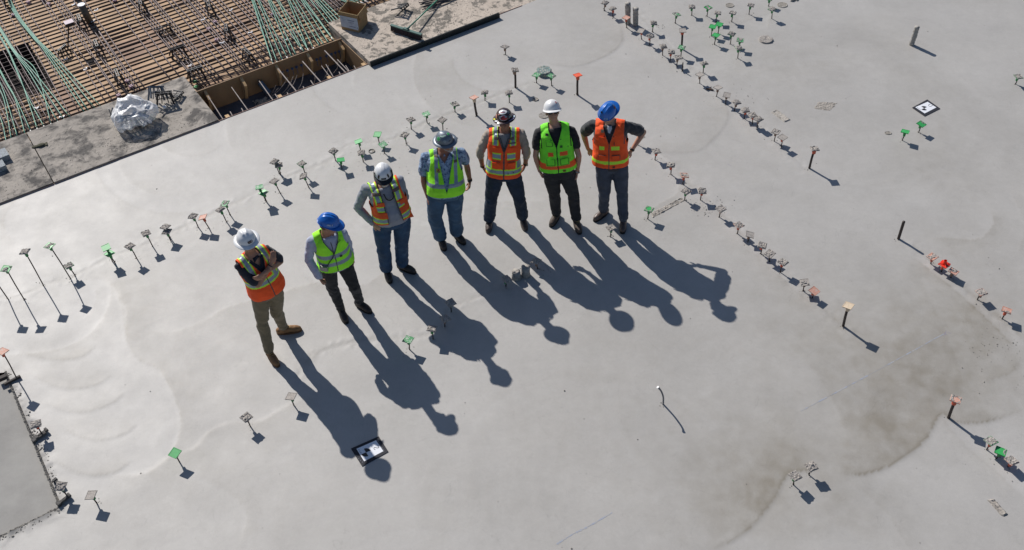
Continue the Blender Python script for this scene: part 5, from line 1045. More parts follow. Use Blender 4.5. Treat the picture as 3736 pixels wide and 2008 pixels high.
        o = obj(name, V, F, [m_], parent or s.vesto); md = o.modifiers.new('th', 'SOLIDIFY'); md.thickness = th; md.offset = 1; return o
    def collar(s, m_, h=.90, r=.074, spread=.05):
        for sg in (-1, 1):
            g = G(); V = []; n = 9
            for i in range(n):
                a = math.pi*(-.5+1.12*i/(n-1)); cx = math.cos(a)*r*sg; fy = math.sin(a)*r*1.05
                V.append(s.P(cx, h+.055, fy)); V.append(s.P(cx*1.28, h+.005-(.05 if i == n-1 else 0), fy*1.25+(.01 if i == n-1 else 0)))
            F = [(2*i, 2*i+1, 2*i+3, 2*i+2) for i in range(n-1)]; o = obj('collar', np.array(V), F, [m_], s.root, None, True); md = o.modifiers.new('t', 'SOLIDIFY'); md.thickness = .006
    # ---- hard hats
    def hat(s, shell, kind='cap', peak_dir=0.0, ridge=None, lift=.035, name='hard_hat', brimmat=None, tiltf=0.0, scale=1.0):
        x, f, u = s.hx, s.hf, s.hu
        if peak_dir: x, f = x*math.cos(peak_dir)+f*-math.sin(peak_dir), f*math.cos(peak_dir)+x*math.sin(peak_dir)
        if tiltf: f, u = f*math.cos(tiltf)-u*math.sin(tiltf), u*math.cos(tiltf)+f*math.sin(tiltf)
        c = s.hc+u*lift-s.hf*.004; s.hatf = (c, x, f, u); s.hk = kind; rx, ry, rz = (.105*scale, .119*scale, .110*scale) if kind == 'full' else (.105*scale, .126*scale, .118*scale)
        s.rxy = (rx, ry)
        def dome(az, el, off=0.0):
            """az from the front towards +x; el 0 rim .. 90 top"""
            ce, se = math.cos(el)**.85, math.sin(el)**.95 if el > 0 else 0; px, py, pz = math.sin(az)*ce*(rx+off), math.cos(az)*ce*(ry+off), se*(rz+off)
            if ridge: pz += ridge(px, py)*se**1.5
            return c+x*px+f*py+u*pz
        s.dome = dome; N_, M_ = 64, 18; V = []; F = []
        for i in range(M_+1):
            for j in range(N_): V.append(dome(2*math.pi*j/N_, math.pi/2*i/M_*.995))
        for i in range(M_):
            for j in range(N_): F.append((i*N_+j, i*N_+(j+1) % N_, (i+1)*N_+(j+1) % N_, (i+1)*N_+j))
        F.append(tuple(M_*N_+j for j in range(N_)))
        o = obj(name, np.array(V), F, [shell], s.root, None, True); md = o.modifiers.new('t', 'SOLIDIFY'); md.thickness = .004; md.offset = -1; s.hato = o
        V = []; F = []; K_ = 6
        for i in range(K_):
            t = i/(K_-1)
            for j in range(N_):
                a = 2*math.pi*j/N_; ca = math.cos(a)
                w = (.038+.010*max(0, ca)**2) if kind == 'full' else (.007+.056*max(0, ca)**1.5)
                drop = (.004+.016*t**1.5*abs(math.sin(a))**1.0*.6+.012*t) if kind == 'full' else (.004+.016*t*max(0, ca))
                lipz = .004*(t > .99)
                V.append(c+x*math.sin(a)*(rx+w*t)+f*math.cos(a)*(ry+w*t)+u*(.002-drop*t+(.010*t*math.sin(a)**2 if kind == 'full' else 0)+lipz))
        for i in range(K_-1):
            for j in range(N_): F.append((i*N_+j, i*N_+(j+1) % N_, (i+1)*N_+(j+1) % N_, (i+1)*N_+j))
        b = obj('brim', np.array(V), F, [brimmat or shell], o, None, True); md = b.modifiers.new('t', 'SOLIDIFY'); md.thickness = .004; md.offset = 0
        return o
    def sticker(s, az, el, w, h, m_, shape='ell', name='sticker', off=.004, rot=0.0):
        """flat decal wrapped on the dome: centre az/el in degrees, size in metres"""
        az, el = math.radians(az), math.radians(el); R = .112; n = 22; V = [s.dome(az, el, off)]
        for ring in (1, 2, 3):
            for j in range(n):
                t = 2*math.pi*j/n; a, b = math.cos(t), math.sin(t)
                if shape == 'rect': k = 1/max(abs(a), abs(b)); a, b = a*k, b*k
                a *= w/2*ring/3; b *= h/2*ring/3; a, b = a*math.cos(rot)-b*math.sin(rot), a*math.sin(rot)+b*math.cos(rot)
                e = min(max(el+b/R, .02), math.pi/2-.02); V.append(s.dome(az+a/(R*max(.25, math.cos(el))), e, off))
        F = [(0, 1+j, 1+(j+1) % n) for j in range(n)]+[(1+r*n+j, 1+(r+1)*n+j, 1+(r+1)*n+(j+1) % n, 1+r*n+(j+1) % n) for r in range(2) for j in range(n)]
        return obj(name, np.array(V), F, [m_], s.hato, None, True)
    def text(s, txt, az, el, size, m_, off=.006, name='lettering', rot=0.0):
        cu = bpy.data.curves.new('t', 'FONT'); cu.body = txt; cu.size = 1; cu.align_x = 'CENTER'; cu.align_y = 'CENTER'; to = bpy.data.objects.new('t', cu); col.objects.link(to)
        e = to.evaluated_get(bpy.context.evaluated_depsgraph_get()); me = e.to_mesh(); P = [v.co.copy() for v in me.vertices]; F = [tuple(p.vertices) for p in me.polygons]; e.to_mesh_clear(); bpy.data.objects.remove(to)
        az, el = math.radians(az), math.radians(el); V = []
        for p in P:
            a, b = p.x*size, p.y*size; a, b = a*math.cos(rot)-b*math.sin(rot), a*math.sin(rot)+b*math.cos(rot); V.append(s.dome(az+a/(.112*math.cos(el)), max(.02, el+b/.112), off))
        return obj(name, np.array(V), F, [m_], s.hato)
    def glasses(s, m_, w=.062, up=.004, name='sunglasses'):
        c, x, f, u = s.hc, s.hx, s.hf, s.hu; g = G(); H = np.stack([x, f, u], 1)
        for sg in (-1, 1):
            g.ell(c+x*sg*.034+f*.098+u*up, (.030, .008, .019), H, 14); g.tube([c+x*sg*.062+f*.090+u*(up+.006), c+x*sg*.078+f*.03+u*(up+.004), c+x*sg*.080-f*.01], .004, 6)
        g.tube([c-x*.012+f*.104+u*(up+.004), c+x*.012+f*.104+u*(up+.004)], .004, 6); return g.obj(name, [m_], s.root, True)
    def hair(s, m_):
        c, x, f, u = s.hc, s.hx, s.hf, s.hu; H = np.stack([x, f, u], 1); g = G(); g.ell(c+u*.008-f*.022, (.079, .090, .085), H, 20); V, F = g.arr(); V = np.array(V); lo = V-c; 
        keep = [q for q in F if np.mean([(V[i]-c)@f for i in q]) < .03 and np.mean([(V[i]-c)@u for i in q]) > -.055]; V = V+(vnoise(V*120, 3)*.002)[:, None]
        return obj('hair', V, keep, [m_], s.root, None, True)
    def beard(s, m_, goatee=False):
        c, x, f, u = s.hc, s.hx, s.hf, s.hu; H = np.stack([x, f, u], 1); g = G(); g.ell(c+f*.052-u*.090, (.043, .046, .038), H, 16)
        if not goatee: g.ell(c+f*.025-u*.070, (.060, .058, .045), H, 16)
        g.capsule([c+f*.088-u*.050-x*.028, c+f*.102-u*.048, c+f*.088-u*.050+x*.028], .009, 8)
        V, F = g.vox(.006, 1); V = V+vnorm(V, F)*(fbm(V*90, 3, 2)*.004+.001)[:, None]; return obj('beard', V, [tuple(q) for q in F], [m_], s.root, smooth=False)
    def band(s, q, m_, r=.031, t=.9, w=.022, name='wristwatch', face=None):
        a = seg(s.J['el'+q], s.J['wr'+q], t); d = nrm(s.J['wr'+q]-s.J['el'+q]); g = G(); g.tube([a-d*w/2, a+d*w/2], r, 18); o = g.obj(name, [m_], s.root, True)
        if face is not None: n = nrm(np.cross(d, [0, 0, 1]))*(1 if q == 'L' else -1); n = nrm(n*.4+np.array([0, -.7, .6])-d*(d@(n*.4+np.array([0, -.7, .6])))); g = G(); g.tube([a+n*(r-.004), a+n*(r+.007)], .015, 14); g.obj('watch_face', [face], o)
    def cord(s, pts, r, m_, name='lanyard'):
        P = catmull([s.onfront(a, b)+s.F*.004 for a, b in pts], 5); g = G(); g.tube(P, r, 6); return g.obj(name, [m_], s.vesto, True)

M_hw = mat('white_hard_hat', (.76, .765, .77), .36, coat=.15, noise=(22, .07)); M_hb = mat('blue_hard_hat', (.010, .135, .52), .32, coat=.2, noise=(20, .12)); M_hg = mat('grey_blue_hard_hat', (.15, .18, .22), .38, .2, coat=.2, noise=(9, .2)); M_hm = mat('maroon_black_hard_hat', (.035, .012, .016), .22, coat=.5); 
def nearf(a, b, w): return abs(a-b) < w
# 1 --- crossed arms, white full brim hat, orange vest, khaki trousers
p = Person(1, 'person with crossed arms in orange vest, khaki trousers, tan boots and white helmet', (800, 780, .4188), dict(head=(243, 240, 1.70), neck=(262, 345, 1.50), shR=(165, 425, 1.47), shL=(400, 295, 1.47), elR=(335, 620, 1.21), wrR=(450, 445, 1.37), haR=(478, 345, 1.47), elL=(532, 415, 1.22), wrL=(395, 515, 1.36), haL=(350, 555, 1.34), pel=(400, 690, .98), hipR=(350, 745, .92), hipL=(480, 700, .92), knR=(375, 950, .50), anR=(435, 1200, .10), toR=(510, 1320, .04), knL=(500, 850, .50), anL=(555, 990, .10), toL=(722, 995, .04)), .66, SKIN, .03, 1.04, .50, .05, .06, zf=1.06)
n = p.F
p.body(dict(R=(None, -p.F, 'flat', -1), L=(None, -p.F, 'relaxed', 1)))
M_navy = fab('navy_polo', (.012, .014, .026)); p.shirt([M_navy], .80, 'polo_shirt', tuck=-.12, vneck=.06, loose=.008); p.collar(M_navy)
p.trousers(fab('khaki_cotton', (.19, .15, .085), .12), .012); p.shoes(mat('tan_leather', (.26, .135, .055), .7, noise=(25, .3)), mat('amber_sole', (.16, .075, .03), .6), lace=mat('tan_lace', (.45, .3, .12), .7))
def pat1(a, h, f, gp):
    if f > 0:
        if abs(a) < gp+.008 and h > .55: return 3
        if h < .50 and abs(a) < .006: return 3
    x = abs(a)
    if h > .42 and .082 < x < .158: return 1 if .098 < x < .142 else 2
    if .31 < h < .46: return 1 if .345 < h < .425 else 2
    return 0
p.vest([F_or, F_sil, F_yel, F_trim], pat1, hem=-.05, vbot=.54, vtop=.080, sh=.182, inf=.024)
p.hat(M_hw, 'full', ridge=lambda x, y: .012*math.exp(-((abs(x)-max(0, .028-.15*y))/.016)**2)*(1 if y < .05 else .2)+.006*math.exp(-(x/.035)**2)); p.hair(mat('dark_hair', (.03, .02, .015), .8))
p.sticker(8, 20, .060, .026, mat('black_sticker', (.015, .015, .02), .4), 'rect', off=.004); p.sticker(6, 20, .034, .012, mat('brown_print', (.16, .11, .09), .5), 'rect', off=.0055); p.sticker(18, 20, .004, .022, MATS['white_hard_hat'], 'rect', off=.0055); p.sticker(9, 12, .045, .005, mat('grey_print', (.20, .20, .22), .5), 'rect', off=.004)
p.glasses(mat('black_lens', (.01, .01, .012), .12)); p.band('R', M_blackp, .030, .96, .012, 'wristband')
# 2 --- blue hat, lime vest, light shirt, black trousers
p = Person(2, 'person in lime vest, pale blue shirt, black trousers and ribbed blue helmet', (1080, 750, .3249), dict(head=(365, 215, 1.60), neck=(350, 300, 1.42), shR=(165, 370, 1.38), shL=(510, 280, 1.38), elR=(140, 600, 1.10), wrR=(265, 815, .87), haR=(305, 870, .80), elL=(585, 430, 1.12), wrL=(612, 565, .90), haL=(645, 640, .82), pel=(435, 680, .93), hipR=(350, 730, .88), hipL=(520, 650, .88), knR=(410, 930, .48), anR=(505, 1160, .10), toR=(560, 1295, .04), knL=(650, 900, .48), anL=(715, 1080, .10), toL=(835, 1185, .04)), .35, SKIN, .03, 1.02, 1.50, .32, 0, zf=1.02)
p.body(dict(R=(None, p.X, 'fist', 1), L=(None, -p.X, 'relaxed', 1)))
M_lb = fab('pale_blue_cotton', (.42, .45, .57), .10); p.shirt([M_lb], 1.93, 'shirt', tuck=-.10, loose=.002, fold=.006, cuff=True); p.collar(M_lb)
p.trousers(fab('black_cotton', (.010, .011, .013), .2), .010); p.shoes(mat('dark_brown_leather', (.035, .025, .022), .55, noise=(25, .3)), mat('black_sole', (.015, .015, .015), .7), lace=mat('dark_lace', (.06, .05, .04), .8))
def pat2(a, h, f, gp):
    if f > 0 and (nearf(abs(a), gp, .008) and h > .55 or (h <= .58 and abs(a) < .006)): return 2
    if .42 < h < .53 or .20 < h < .31: return 1
    return 0
p.vest([F_lime, F_sil, F_trim], pat2, hem=-.01, vbot=.56, vtop=.090, sh=.165, tilt=.03, inf=.026)
p.hat(M_hb, 'cap', ridge=lambda x, y: .010*math.exp(-(x/.012)**2)+.008*math.exp(-((abs(x)-.036)/.011)**2)); p.hair(mat('brown_hair', (.10, .06, .035), .8))
M_dl = mat('pale_print', (.40, .50, .62), .5); p.sticker(-82, 22, .056, .024, M_dl, 'ell'); p.sticker(-82, 22, .050, .018, M_hb, 'ell', off=.0055); p.sticker(-84, 22, .030, .010, M_dl, 'rect', off=.007); p.sticker(-66, 24, .004, .022, M_dl, 'rect', off=.005); p.sticker(30, 45, .007, .034, mat('dull_tan_print', (.22, .22, .22), .5), 'rect')
p.cord([(.005, .90), (.005, .72), (-.015, .5), (-.08, .36), (-.12, .22)], .005, M_blackp); p.patch('camera', -.145, .20, .075, .06, mat('silver_camera', (.32, .32, .30), .35, .5), .035); p.patch('pocket_tab', .075, .44, .03, .02, M_blackp)
for i in range(5): p.patch('print_letter', .062+.013*i, .80+.012*i, .008, .015, M_blackp, .001)
# 3 --- climbing helmet, open orange vest, grey shirt, jeans
p = Person(3, 'person in open orange vest over grey shirt, jeans and white vented climbing helmet', (1270, 560, .3537), dict(head=(365, 228, 1.66), neck=(378, 335, 1.47), shR=(175, 335, 1.43), shL=(525, 245, 1.43), elR=(98, 560, 1.15), wrR=(262, 728, .98), haR=(320, 765, .94), elL=(585, 450, 1.12), wrL=(545, 610, .96), haL=(515, 650, .90), pel=(455, 720, .96), hipR=(345, 760, .90), hipL=(555, 710, .90), knR=(365, 980, .49), anR=(395, 1190, .10), toR=(430, 1315, .04), knL=(550, 930, .49), anL=(560, 1135, .10), toL=(695, 1220, .04)), .4, SKIN2, .06, 1.08, .12, .16, zf=1.025)
p.body(dict(R=((.75, -.25, -.5), -p.F*1.0, 'hip', -1), L=((-.6, -.2, -.7), -p.F, 'hip', 1)))
M_gs = fab('grey_blue_cotton', (.27, .285, .33), .15); p.shirt([M_gs], 1.92, 'shirt', tuck=-.02, loose=.004, fold=.006); p.collar(M_gs)
M_jn = mat('blue_denim', (.024, .064, .130), .85, noise=(7, .35), c2=((.07, .13, .20), 3.2, .60), bump=(200, .0006)); p.trousers(M_jn, .026, 'jeans'); p.shoes(mat('dark_work_leather', (.035, .03, .028), .6, noise=(25, .3)), MATS['black_sole'])
def pat3(a, h, f, gp):
    x = abs(a)
    if f > 0 and x < gp+.012: return 4
    if h > .62 and .085 < x < .165:
        if nearf(h, .86, .035) and f > 0: return 3
        return 1 if .103 < x < .147 else 2
    if .16 < h < .29: return 1 if .185 < h < .265 else 2
    if .44 < h < .57 and (.08 < x < .17) and f > 0: return 1 if .465 < h < .545 else 2
    return 0
p.vest([F_or2, F_sil, F_yel, F_brn, F_trim], pat3, hem=.12, sh=.178, open_=lambda h: np.interp(h, [-.1, .2, .55, .93], [.085, .085, .075, .070]), inf=.034, tilt=-.02, fold=.009)
p.hat(M_hw, 'cap', ridge=lambda x, y: .004*(abs(x) < .028), lift=.04, brimmat=M_blackp); p.hair(mat('grey_hair', (.35, .33, .31), .8)); p.beard(mat('white_beard', (.50, .47, .44), .9), True)
for sg in (-1, 1):
    p.sticker(sg*34, 22, .022, .046, M_blackp, 'rect', 'vent', rot=sg*.15); p.sticker(sg*76, 16, .036, .056, M_blackp, 'rect', 'side_mount', .010)
p.sticker(0, 13, .062, .020, M_blackp, 'rect', 'badge'); p.sticker(-2, 13, .034, .010, mat('olive_badge', (.12, .12, .07), .5), 'rect', 'badge_print', .0055); p.sticker(17, 13, .004, .018, M_hw, 'rect', 'badge_gap', .006)
p.glasses(mat('clear_dark_lens', (.03, .03, .035), .15), up=.0); p.cord([(-.05, .86), (-.035, .74), (.0, .69), (.04, .71), (.06, .76), (.06, .86)], .008, M_blackp, 'hanging_goggles'); p.patch('pocket_flap', -.115, .63, .085, .05, F_or2, .006); p.patch('pocket_flap', -.125, .36, .10, .07, F_or2, .006); p.patch('pocket_flap', .14, .55, .06, .05, F_or2, .006)
g = G(); a = p.P(.13, .05, .10); q = [p.P(.095, .52, .17), p.P(.19, .50, .13), p.P(.225, .16, .15), p.P(.235, .06, .17), p.P(.12, .10, .18)]; g.add(q, [(0, 1, 2, 3, 4)]); o = g.obj('vest_flap', [F_or2], p.vesto); md = o.modifiers.new('t', 'SOLIDIFY'); md.thickness = .008
# 4 --- grey full brim, lime vest, patterned shirt, jeans
p = Person(4, 'person in lime vest, blue flowered shirt, jeans and grey wide brimmed helmet', (1500, 440, .3537), dict(head=(352, 222, 1.66), neck=(335, 315, 1.49), shR=(135, 350, 1.44), shL=(515, 300, 1.44), elR=(128, 620, 1.13), wrR=(172, 790, .88), haR=(188, 870, .80), elL=(572, 460, 1.13), wrL=(607, 625, .90), haL=(592, 720, .80), pel=(355, 770, .96), hipR=(260, 800, .90), hipL=(445, 760, .90), knR=(245, 1010, .49), anR=(305, 1200, .10), toR=(345, 1325, .04), knL=(450, 970, .49), anL=(470, 1150, .10), toL=(545, 1255, .04)), .2, SKIN3, .09, 1.10, .85, .0, .10, zf=1.025)
p.body(dict(R=(None, p.X, 'fist', 1), L=(None, -p.X, 'relaxed', 1)))
M_fl = mat('flowered_cotton', (.26, .36, .50), .85, c2=((.08, .13, .23), 30, .55), noise=(14, .3)); p.shirt([M_fl], .62, 'flowered_shirt', tuck=-.08, loose=.010, vneck=.07); p.collar(M_fl)
p.trousers(mat('washed_denim', (.045, .10, .175), .85, noise=(7, .3), c2=((.11, .18, .25), 3.0, .58)), .030, 'jeans'); p.shoes(mat('brown_work_leather', (.045, .033, .028), .6, noise=(25, .3)), MATS['black_sole'], lace=MATS['dark_lace'])
def pat4(a, h, f, gp):
    x = abs(a)
    if h > .30 and .098 < x < .142:
        return 2 if (f > 0 and a > 0 and nearf(h, .80, .028)) or (f > 0 and a < 0 and nearf(h, .93, .02)) else 1
    if .26 < h < .35: return 1
    return 0
p.vest([F_lime, F_sil, F_brn], pat4, hem=.00, vbot=.12, vtop=.098, sh=.172, tilt=.03, inf=.028)
p.hat(M_hg, 'full', ridge=lambda x, y: .007*math.exp(-(x/.030)**2)); p.hair(MATS['grey_hair']); p.beard(mat('grey_beard', (.36, .33, .31), .9))
M_gst = mat('green_sticker', (.05, .35, .10), .4, noise=(90, .5)); M_pst = mat('pale_sticker', (.45, .60, .50), .4); M_gry = mat('grey_sticker', (.26, .30, .32), .5)
for az, el, w, h, mm_, k in [(-96, 40, .052, .060, M_pst, .004), (-96, 40, .044, .052, M_gst, .0055), (-70, 62, .05, .02, M_pst, .004), (-40, 66, .04, .018, M_pst, .004), (-46, 30, .036, .036, M_gry, .004), (25, 62, .044, .040, M_pst, .004), (25, 62, .036, .032, M_gst, .0055), (-12, 24, .036, .008, M_blackp, .004), (-100, 12, .018, .008, M_clip, .004)]: p.sticker(az, el, w, h, mm_, off=k)
p.band('L', M_blackp, .033, .93, .03, face=M_blackp)
p.patch('round_emblem', -.085, .64, .05, .05, mat('yellow_emblem', (.42, .42, .05), .6), .002); p.patch('emblem_print', -.085, .65, .02, .02, mat('red_print', (.35, .05, .03), .6), .004); p.patch('emblem_print', -.085, .615, .03, .008, F_trim, .004)
# 5 --- maroon sticker hat, orange vest, hands at back pockets
p = Person(5, 'person standing astride in orange vest, dark jeans and sticker covered maroon helmet', (1720, 370, .3609), dict(head=(335, 188, 1.72), neck=(335, 290, 1.54), shR=(165, 310, 1.50), shL=(500, 295, 1.50), elR=(85, 520, 1.18), wrR=(112, 660, .96), haR=(150, 715, .88), elL=(555, 520, 1.18), wrL=(545, 640, .97), haL=(515, 700, .89), pel=(328, 745, 1.0), hipR=(240, 780, .93), hipL=(415, 770, .93), knR=(200, 980, .51), anR=(180, 1190, .10), toR=(170, 1300, .04), knL=(485, 980, .51), anL=(520, 1170, .10), toL=(548, 1292, .04)), .02, SKIN3, .03, 1.02, -.08, -.14, .10, zf=1.045)
p.body(dict(R=(None, p.X, 'hip', 1), L=(None, -p.X, 'hip', 1)))
M_tn = fab('beige_cotton', (.36, .30, .25), .12); p.shirt([M_tn, fab('grey_tee', (.26, .25, .25))], 1.22, 'shirt', tuck=-.05, loose=.006, cuff=True, fold=.007, fm=lambda a, h, f: 1 if abs(a) < .07 and f > 0 else 0)
p.trousers(mat('dark_denim', (.012, .026, .052), .85, noise=(7, .4)), .022, 'jeans'); p.shoes(mat('brown_leather', (.075, .05, .042), .55, noise=(25, .3)), mat('grey_sole', (.10, .09, .085), .7), lace=mat('pale_lace', (.30, .26, .22), .7))
def pat5(a, h, f, gp):
    x = abs(a)
    if f > 0 and x < gp+.010 and (x > gp-.02 or gp < .012): return 4
    if h > .72 and .072 < x < .150:
        if f > 0 and nearf(h, .87, .03) and .07 < x < .125: return 3
        return 1 if .090 < x < .132 else 2
    if .40 < h < .55 and .040 < x < .145 and f > 0: return 1 if .43 < h < .52 else 2
    if .04 < h < .18: return 1 if .07 < h < .15 else 2
    if .18 < h < .34 and x > .150: return 1 if x > .165 else 2
    return 0
p.vest([F_or, F_sil, F_yel, F_brn, F_trim], pat5, hem=-.07, vbot=.57, vtop=.075, sh=.192, inf=.034)
for sg in (-1, 1):
    p.patch('pocket_flap', sg*.095, .665, .085, .024, F_or, .007); p.patch('pocket_flap', sg*.095, .29, .10, .048, F_or, .008); p.patch('pocket_seam', sg*.095, .36, .10, .006, F_trim, .004)
p.patch('dark_strip', .095, .78, .095, .014, F_brn, .004)
for a, h in ((.055, .09), (.12, .11)): p.patch('snap', a, h, .012, .012, M_blackp, .005)
p.hat(M_hm, 'full', ridge=lambda x, y: .006*math.exp(-(x/.028)**2)+.004*math.exp(-((abs(x)-.05)/.01)**2)); p.hair(MATS['brown_hair'])
M_rd = mat('red_sticker', (.45, .03, .03), .4, noise=(60, .5)); M_sal = mat('salmon_sticker', (.55, .26, .20), .5, noise=(90, .4)); M_ws = mat('white_sticker', (.80, .80, .80), .4)
for az, el, w, h, mm_, sh_, k in [(0, 63, .095, .066, M_ws, 'ell', .004), (0, 60, .060, .008, M_rd, 'rect', .0055), (-3, 66, .03, .008, MATS['pale_print'], 'rect', .0055), (2, 23, .105, .064, M_ws, 'ell', .004), (4, 22, .096, .052, M_rd, 'ell', .0055), (-22, 28, .03, .02, M_gry, 'ell', .007), (20, 28, .03, .022, M_gry, 'ell', .007), (-8, 24, .035, .006, M_blackp, 'rect', .008), (-64, 26, .032, .056, M_sal, 'ell', .004), (54, 48, .034, .03, M_gry, 'rect', .004), (54, 46, .026, .020, M_blackp, 'rect', .0055), (54, 44, .012, .010, M_gry, 'rect', .007), (50, 18, .034, .014, mat('mint_sticker', (.25, .42, .35), .5), 'rect', .004), (56, 30, .012, .012, M_sal, 'rect', .004), (-38, 44, .02, .016, M_sal, 'rect', .004)]: p.sticker(az, el, w, h, mm_, sh_, off=k, rot=0)
c, x, f, u = p.hatf
def brimpatch(p, a, w, h, m_, r=.0):
    c, x, f, u = p.hatf; a = math.radians(a); e = x*math.sin(a)*(p.rxy[0]+.020)+f*math.cos(a)*(p.rxy[1]+.022); d = nrm(e); t = np.cross(u, d); q = c+e+u*.004; g = G(); n = 12
    g.add([q]+[q+t*math.cos(k*2*math.pi/n)*w/2+d*math.sin(k*2*math.pi/n)*h/2 for k in range(n)], [(0, 1+k, 1+(k+1) % n) for k in range(n)]); o = g.obj('brim_sticker', [m_], p.hato); md = o.modifiers.new('t', 'SOLIDIFY'); md.thickness = .002
brimpatch(p, -75, .045, .026, mat('yellow_sticker', (.75, .70, .05), .5)); brimpatch(p, -48, .05, .034, M_ws); brimpatch(p, 50, .10, .024, mat('lilac_sticker', (.20, .17, .32), .5)); brimpatch(p, 84, .06, .022, mat('ice_sticker', (.45, .55, .62), .4))
p.cord([(-.05, .90), (-.015, .72), (.0, .66), (.0, .58)], .004, M_blackp); p.cord([(.05, .90), (.015, .72), (.0, .66)], .004, M_blackp); p.patch('badge', .0, .64, .022, .035, M_blackp, .006)
p.band('R', M_blackp, .031, .96, .022); p.band('L', M_blackp, .033, .92, .02, face=mat('steel_face', (.4, .42, .42), .3, .8))
# 6 --- white cap hat, sunglasses, lime vest, black tee
p = Person(6, 'person in lime vest with orange stripes, black T-shirt, sunglasses and white helmet', (1910, 330, .3974), dict(head=(264, 198, 1.74), neck=(280, 298, 1.56), shR=(140, 360, 1.50), shL=(440, 350, 1.50), elR=(112, 600, 1.19), wrR=(148, 740, .92), haR=(188, 815, .83), elL=(507, 600, 1.19), wrL=(493, 745, .92), haL=(478, 820, .83), pel=(325, 760, 1.0), hipR=(255, 790, .93), hipL=(400, 780, .93), knR=(285, 950, .51), anR=(300, 1130, .10), toR=(248, 1238, .04), knL=(455, 960, .51), anL=(485, 1180, .10), toL=(522, 1315, .04)), .05, SKIN2, .05, 1.05, .06, -.46, .03, zf=1.035)
p.body(dict(R=(None, p.X, 'relaxed', 1), L=(None, -p.X, 'relaxed', 1)))
M_bt = fab('black_tee', (.016, .016, .018), .2); p.shirt([M_bt], .55, 'tee_shirt', tuck=-.08, loose=.010)
p.trousers(mat('charcoal_cotton', (.020, .021, .024), .85, noise=(8, .4)), .017); p.shoes(mat('brown_hiking_leather', (.085, .062, .048), .7, noise=(25, .4)), MATS['black_sole'], lace=MATS['tan_lace'])
def pat6(a, h, f, gp):
    x = abs(a)
    if f > 0 and (nearf(x, gp, .008) and h > .57 or (h <= .60 and x < .006)): return 2
    if f > 0 and .40 < h < .48 and (-.115 < a < -.045 or .035 < a < .135): return 1
    if .12 < h < .195 or (.195 < h < .25 and x > .15): return 1
    if abs(x-(.185 if h > .55 else 9)) < .006: return 2
    return 0
p.vest([F_lime2, F_ortp, F_blk], pat6, hem=.03, vbot=.58, vtop=.078, sh=.185, inf=.034)
p.patch('black_label', -.105, .85, .035, .030, F_blk, .003)
for sg in (-1, 1):
    p.patch('pocket_outline', sg*.085, .275, .104, .078, F_blk, .003); p.patch('pocket', sg*.085, .28, .092, .072, F_lime2, .006)
p.patch('pocket_outline', -.085, .655, .080, .055, F_blk, .003); p.patch('pocket', -.085, .66, .070, .048, F_lime2, .006); p.patch('smudge', .06, .59, .03, .03, mat('ink_smudge', (.05, .15, .02), .8), .001); p.patch('red_label', .075, .075, .035, .022, mat('dark_red_label', (.16, .02, .015), .7), .003)
for a, h in ((-.06, .74), (.06, .74), (.0, .46), (.0, .30)): p.patch('snap', a, h, .012, .010, M_blackp, .005)
p.hat(M_hw, 'cap', ridge=lambda x, y: .003*math.exp(-(x/.03)**2)); p.hair(MATS['dark_hair']); p.sticker(42, 46, .030, .034, M_rd); p.sticker(42, 46, .014, .018, M_ws, off=.0055)
p.glasses(MATS['black_lens']); p.band('L', mat('pale_band', (.45, .46, .46), .4), .031, .98, .024, face=MATS['steel_face'])
# 7 --- blue hat, orange vest, hands on hips
p = Person(7, 'person with both hands on hips in orange vest, grey jeans and blue helmet', (2100, 340, .39), dict(head=(298, 196, 1.68), neck=(330, 275, 1.52), shR=(165, 265, 1.47), shL=(475, 285, 1.47), elR=(72, 375, 1.20), wrR=(112, 500, 1.03), haR=(155, 545, .98), elL=(635, 365, 1.24), wrL=(520, 525, 1.03), haL=(455, 565, .98), pel=(335, 690, .97), hipR=(265, 740, .91), hipL=(420, 730, .91), knR=(270, 930, .50), anR=(262, 1090, .10), toR=(203, 1162, .04), knL=(435, 940, .50), anL=(448, 1180, .10), toL=(440, 1292, .04)), -.1, SKIN2, .04, 1.06, -.25, .42, 0, zf=1.05,
           off=dict(wrR=(0, -.05, 0), haR=(.02, -.08, 0), wrL=(0, -.03, 0), haL=(0, -.07, 0)))
p.body(dict(R=(None, -p.F, 'hip', -1), L=(None, -p.F, 'hip', 1)))
M_ch = fab('charcoal_polo', (.035, .036, .042), .15); p.shirt([M_ch, fab('white_undershirt', (.6, .62, .66))], .72, 'polo_shirt', tuck=-.10, loose=.016, fm=lambda a, h, f: 1 if abs(a) < .028 and f > 0 and h > .80 and abs(a) < .045*(h-.78)/.14 else 0); p.collar(M_ch)
p.trousers(mat('grey_denim', (.055, .067, .095), .85, noise=(7, .35), c2=((.075, .085, .11), 3.0, .6)), .016, 'jeans'); p.shoes(mat('brown_oiled_leather', (.11, .075, .062), .45, noise=(25, .3)), MATS['black_sole'])
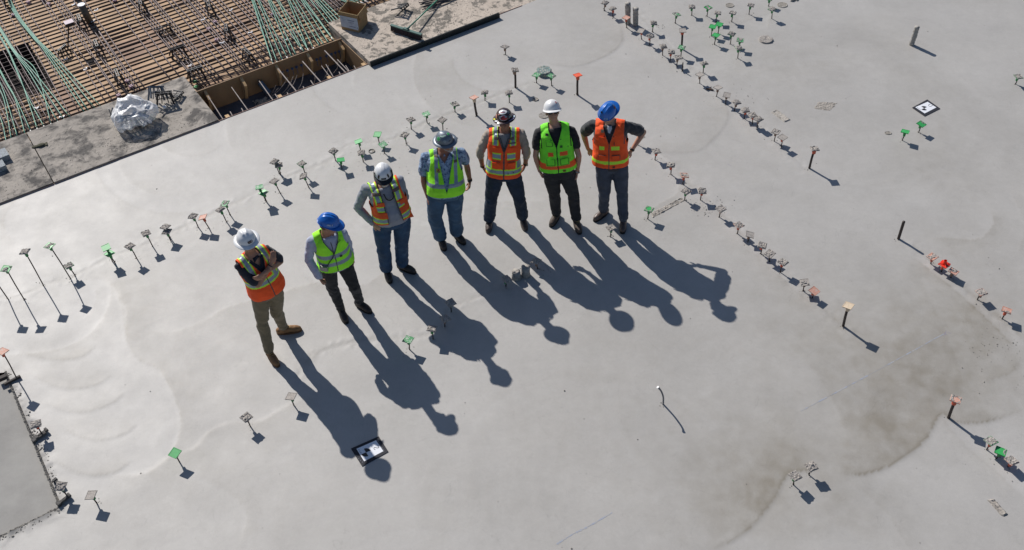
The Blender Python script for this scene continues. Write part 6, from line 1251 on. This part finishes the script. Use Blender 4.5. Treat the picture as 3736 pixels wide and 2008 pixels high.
def pat7(a, h, f, gp):
    x = abs(a)
    if f > 0 and (nearf(x, gp, .006) and h > .57 or (h <= .60 and x < .006)): return 2
    if f > 0 and .445 < h < .525 and (-.125 < a < -.06 or .025 < a < .13): return 1
    if .125 < h < .20: return 1
    if abs(x-(.187 if h > .55 else 9)) < .005: return 2
    return 0
p.vest([F_or, F_yel, F_trim], pat7, hem=.02, vbot=.58, vtop=.075, sh=.186, inf=.036, fold=.008)
for sg in (-1, 1): p.patch('pocket_seam', sg*.085, .34, .10, .006, F_trim, .005); p.patch('pocket_seam', sg*.085+.05*sg, .29, .005, .05, F_trim, .005); p.patch('pocket', sg*.085, .285, .092, .058, F_or, .007)
p.patch('pocket', -.095, .70, .06, .05, F_or, .008); p.patch('pen', .065, .60, .008, .04, M_blackp, .008); p.patch('photo_badge', -.085, .86, .036, .036, mat('tan_badge', (.20, .16, .11), .5, noise=(60, .6)), .004); p.patch('black_label', .06, .07, .03, .018, M_blackp, .003)
for a, h in ((-.06, .76), (.06, .76)): p.patch('snap', a, h, .013, .012, M_blackp, .005)
p.hat(M_hb, 'cap', 2.65, ridge=lambda x, y: .010*math.exp(-((abs(x)-.026)/.010)**2)*(1 if y < .04 else .5)+.004*math.exp(-(x/.02)**2)); p.hair(MATS['brown_hair'])
p.text('TAB', -148, 20, .024, MATS['pale_print']); p.sticker(-148, 9, .052, .008, MATS['pale_print'], 'rect'); p.sticker(-48, 38, .030, .044, mat('rust_sticker', (.18, .06, .03), .5, noise=(90, .4)), 'ell'); p.sticker(-30, 50, .010, .016, M_pst, 'ell', off=.005); p.sticker(165, 50, .030, .020, M_blackp, 'rect', 'buckle', .006)
p.band('L', M_blackp, .034, .94, .026)
g = G(); q = p.P(-.15, -.10, .13)
for i in range(3): g.tube([q+p.X*.012*i, q+p.X*(.012*i-.01)-[0, 0, .05], q+p.X*(.012*i+.006)-[0, 0, .08]], .005, 6)
g.obj('key_ring', [mat('steel_keys', (.5, .5, .52), .3, .8)], p.root)
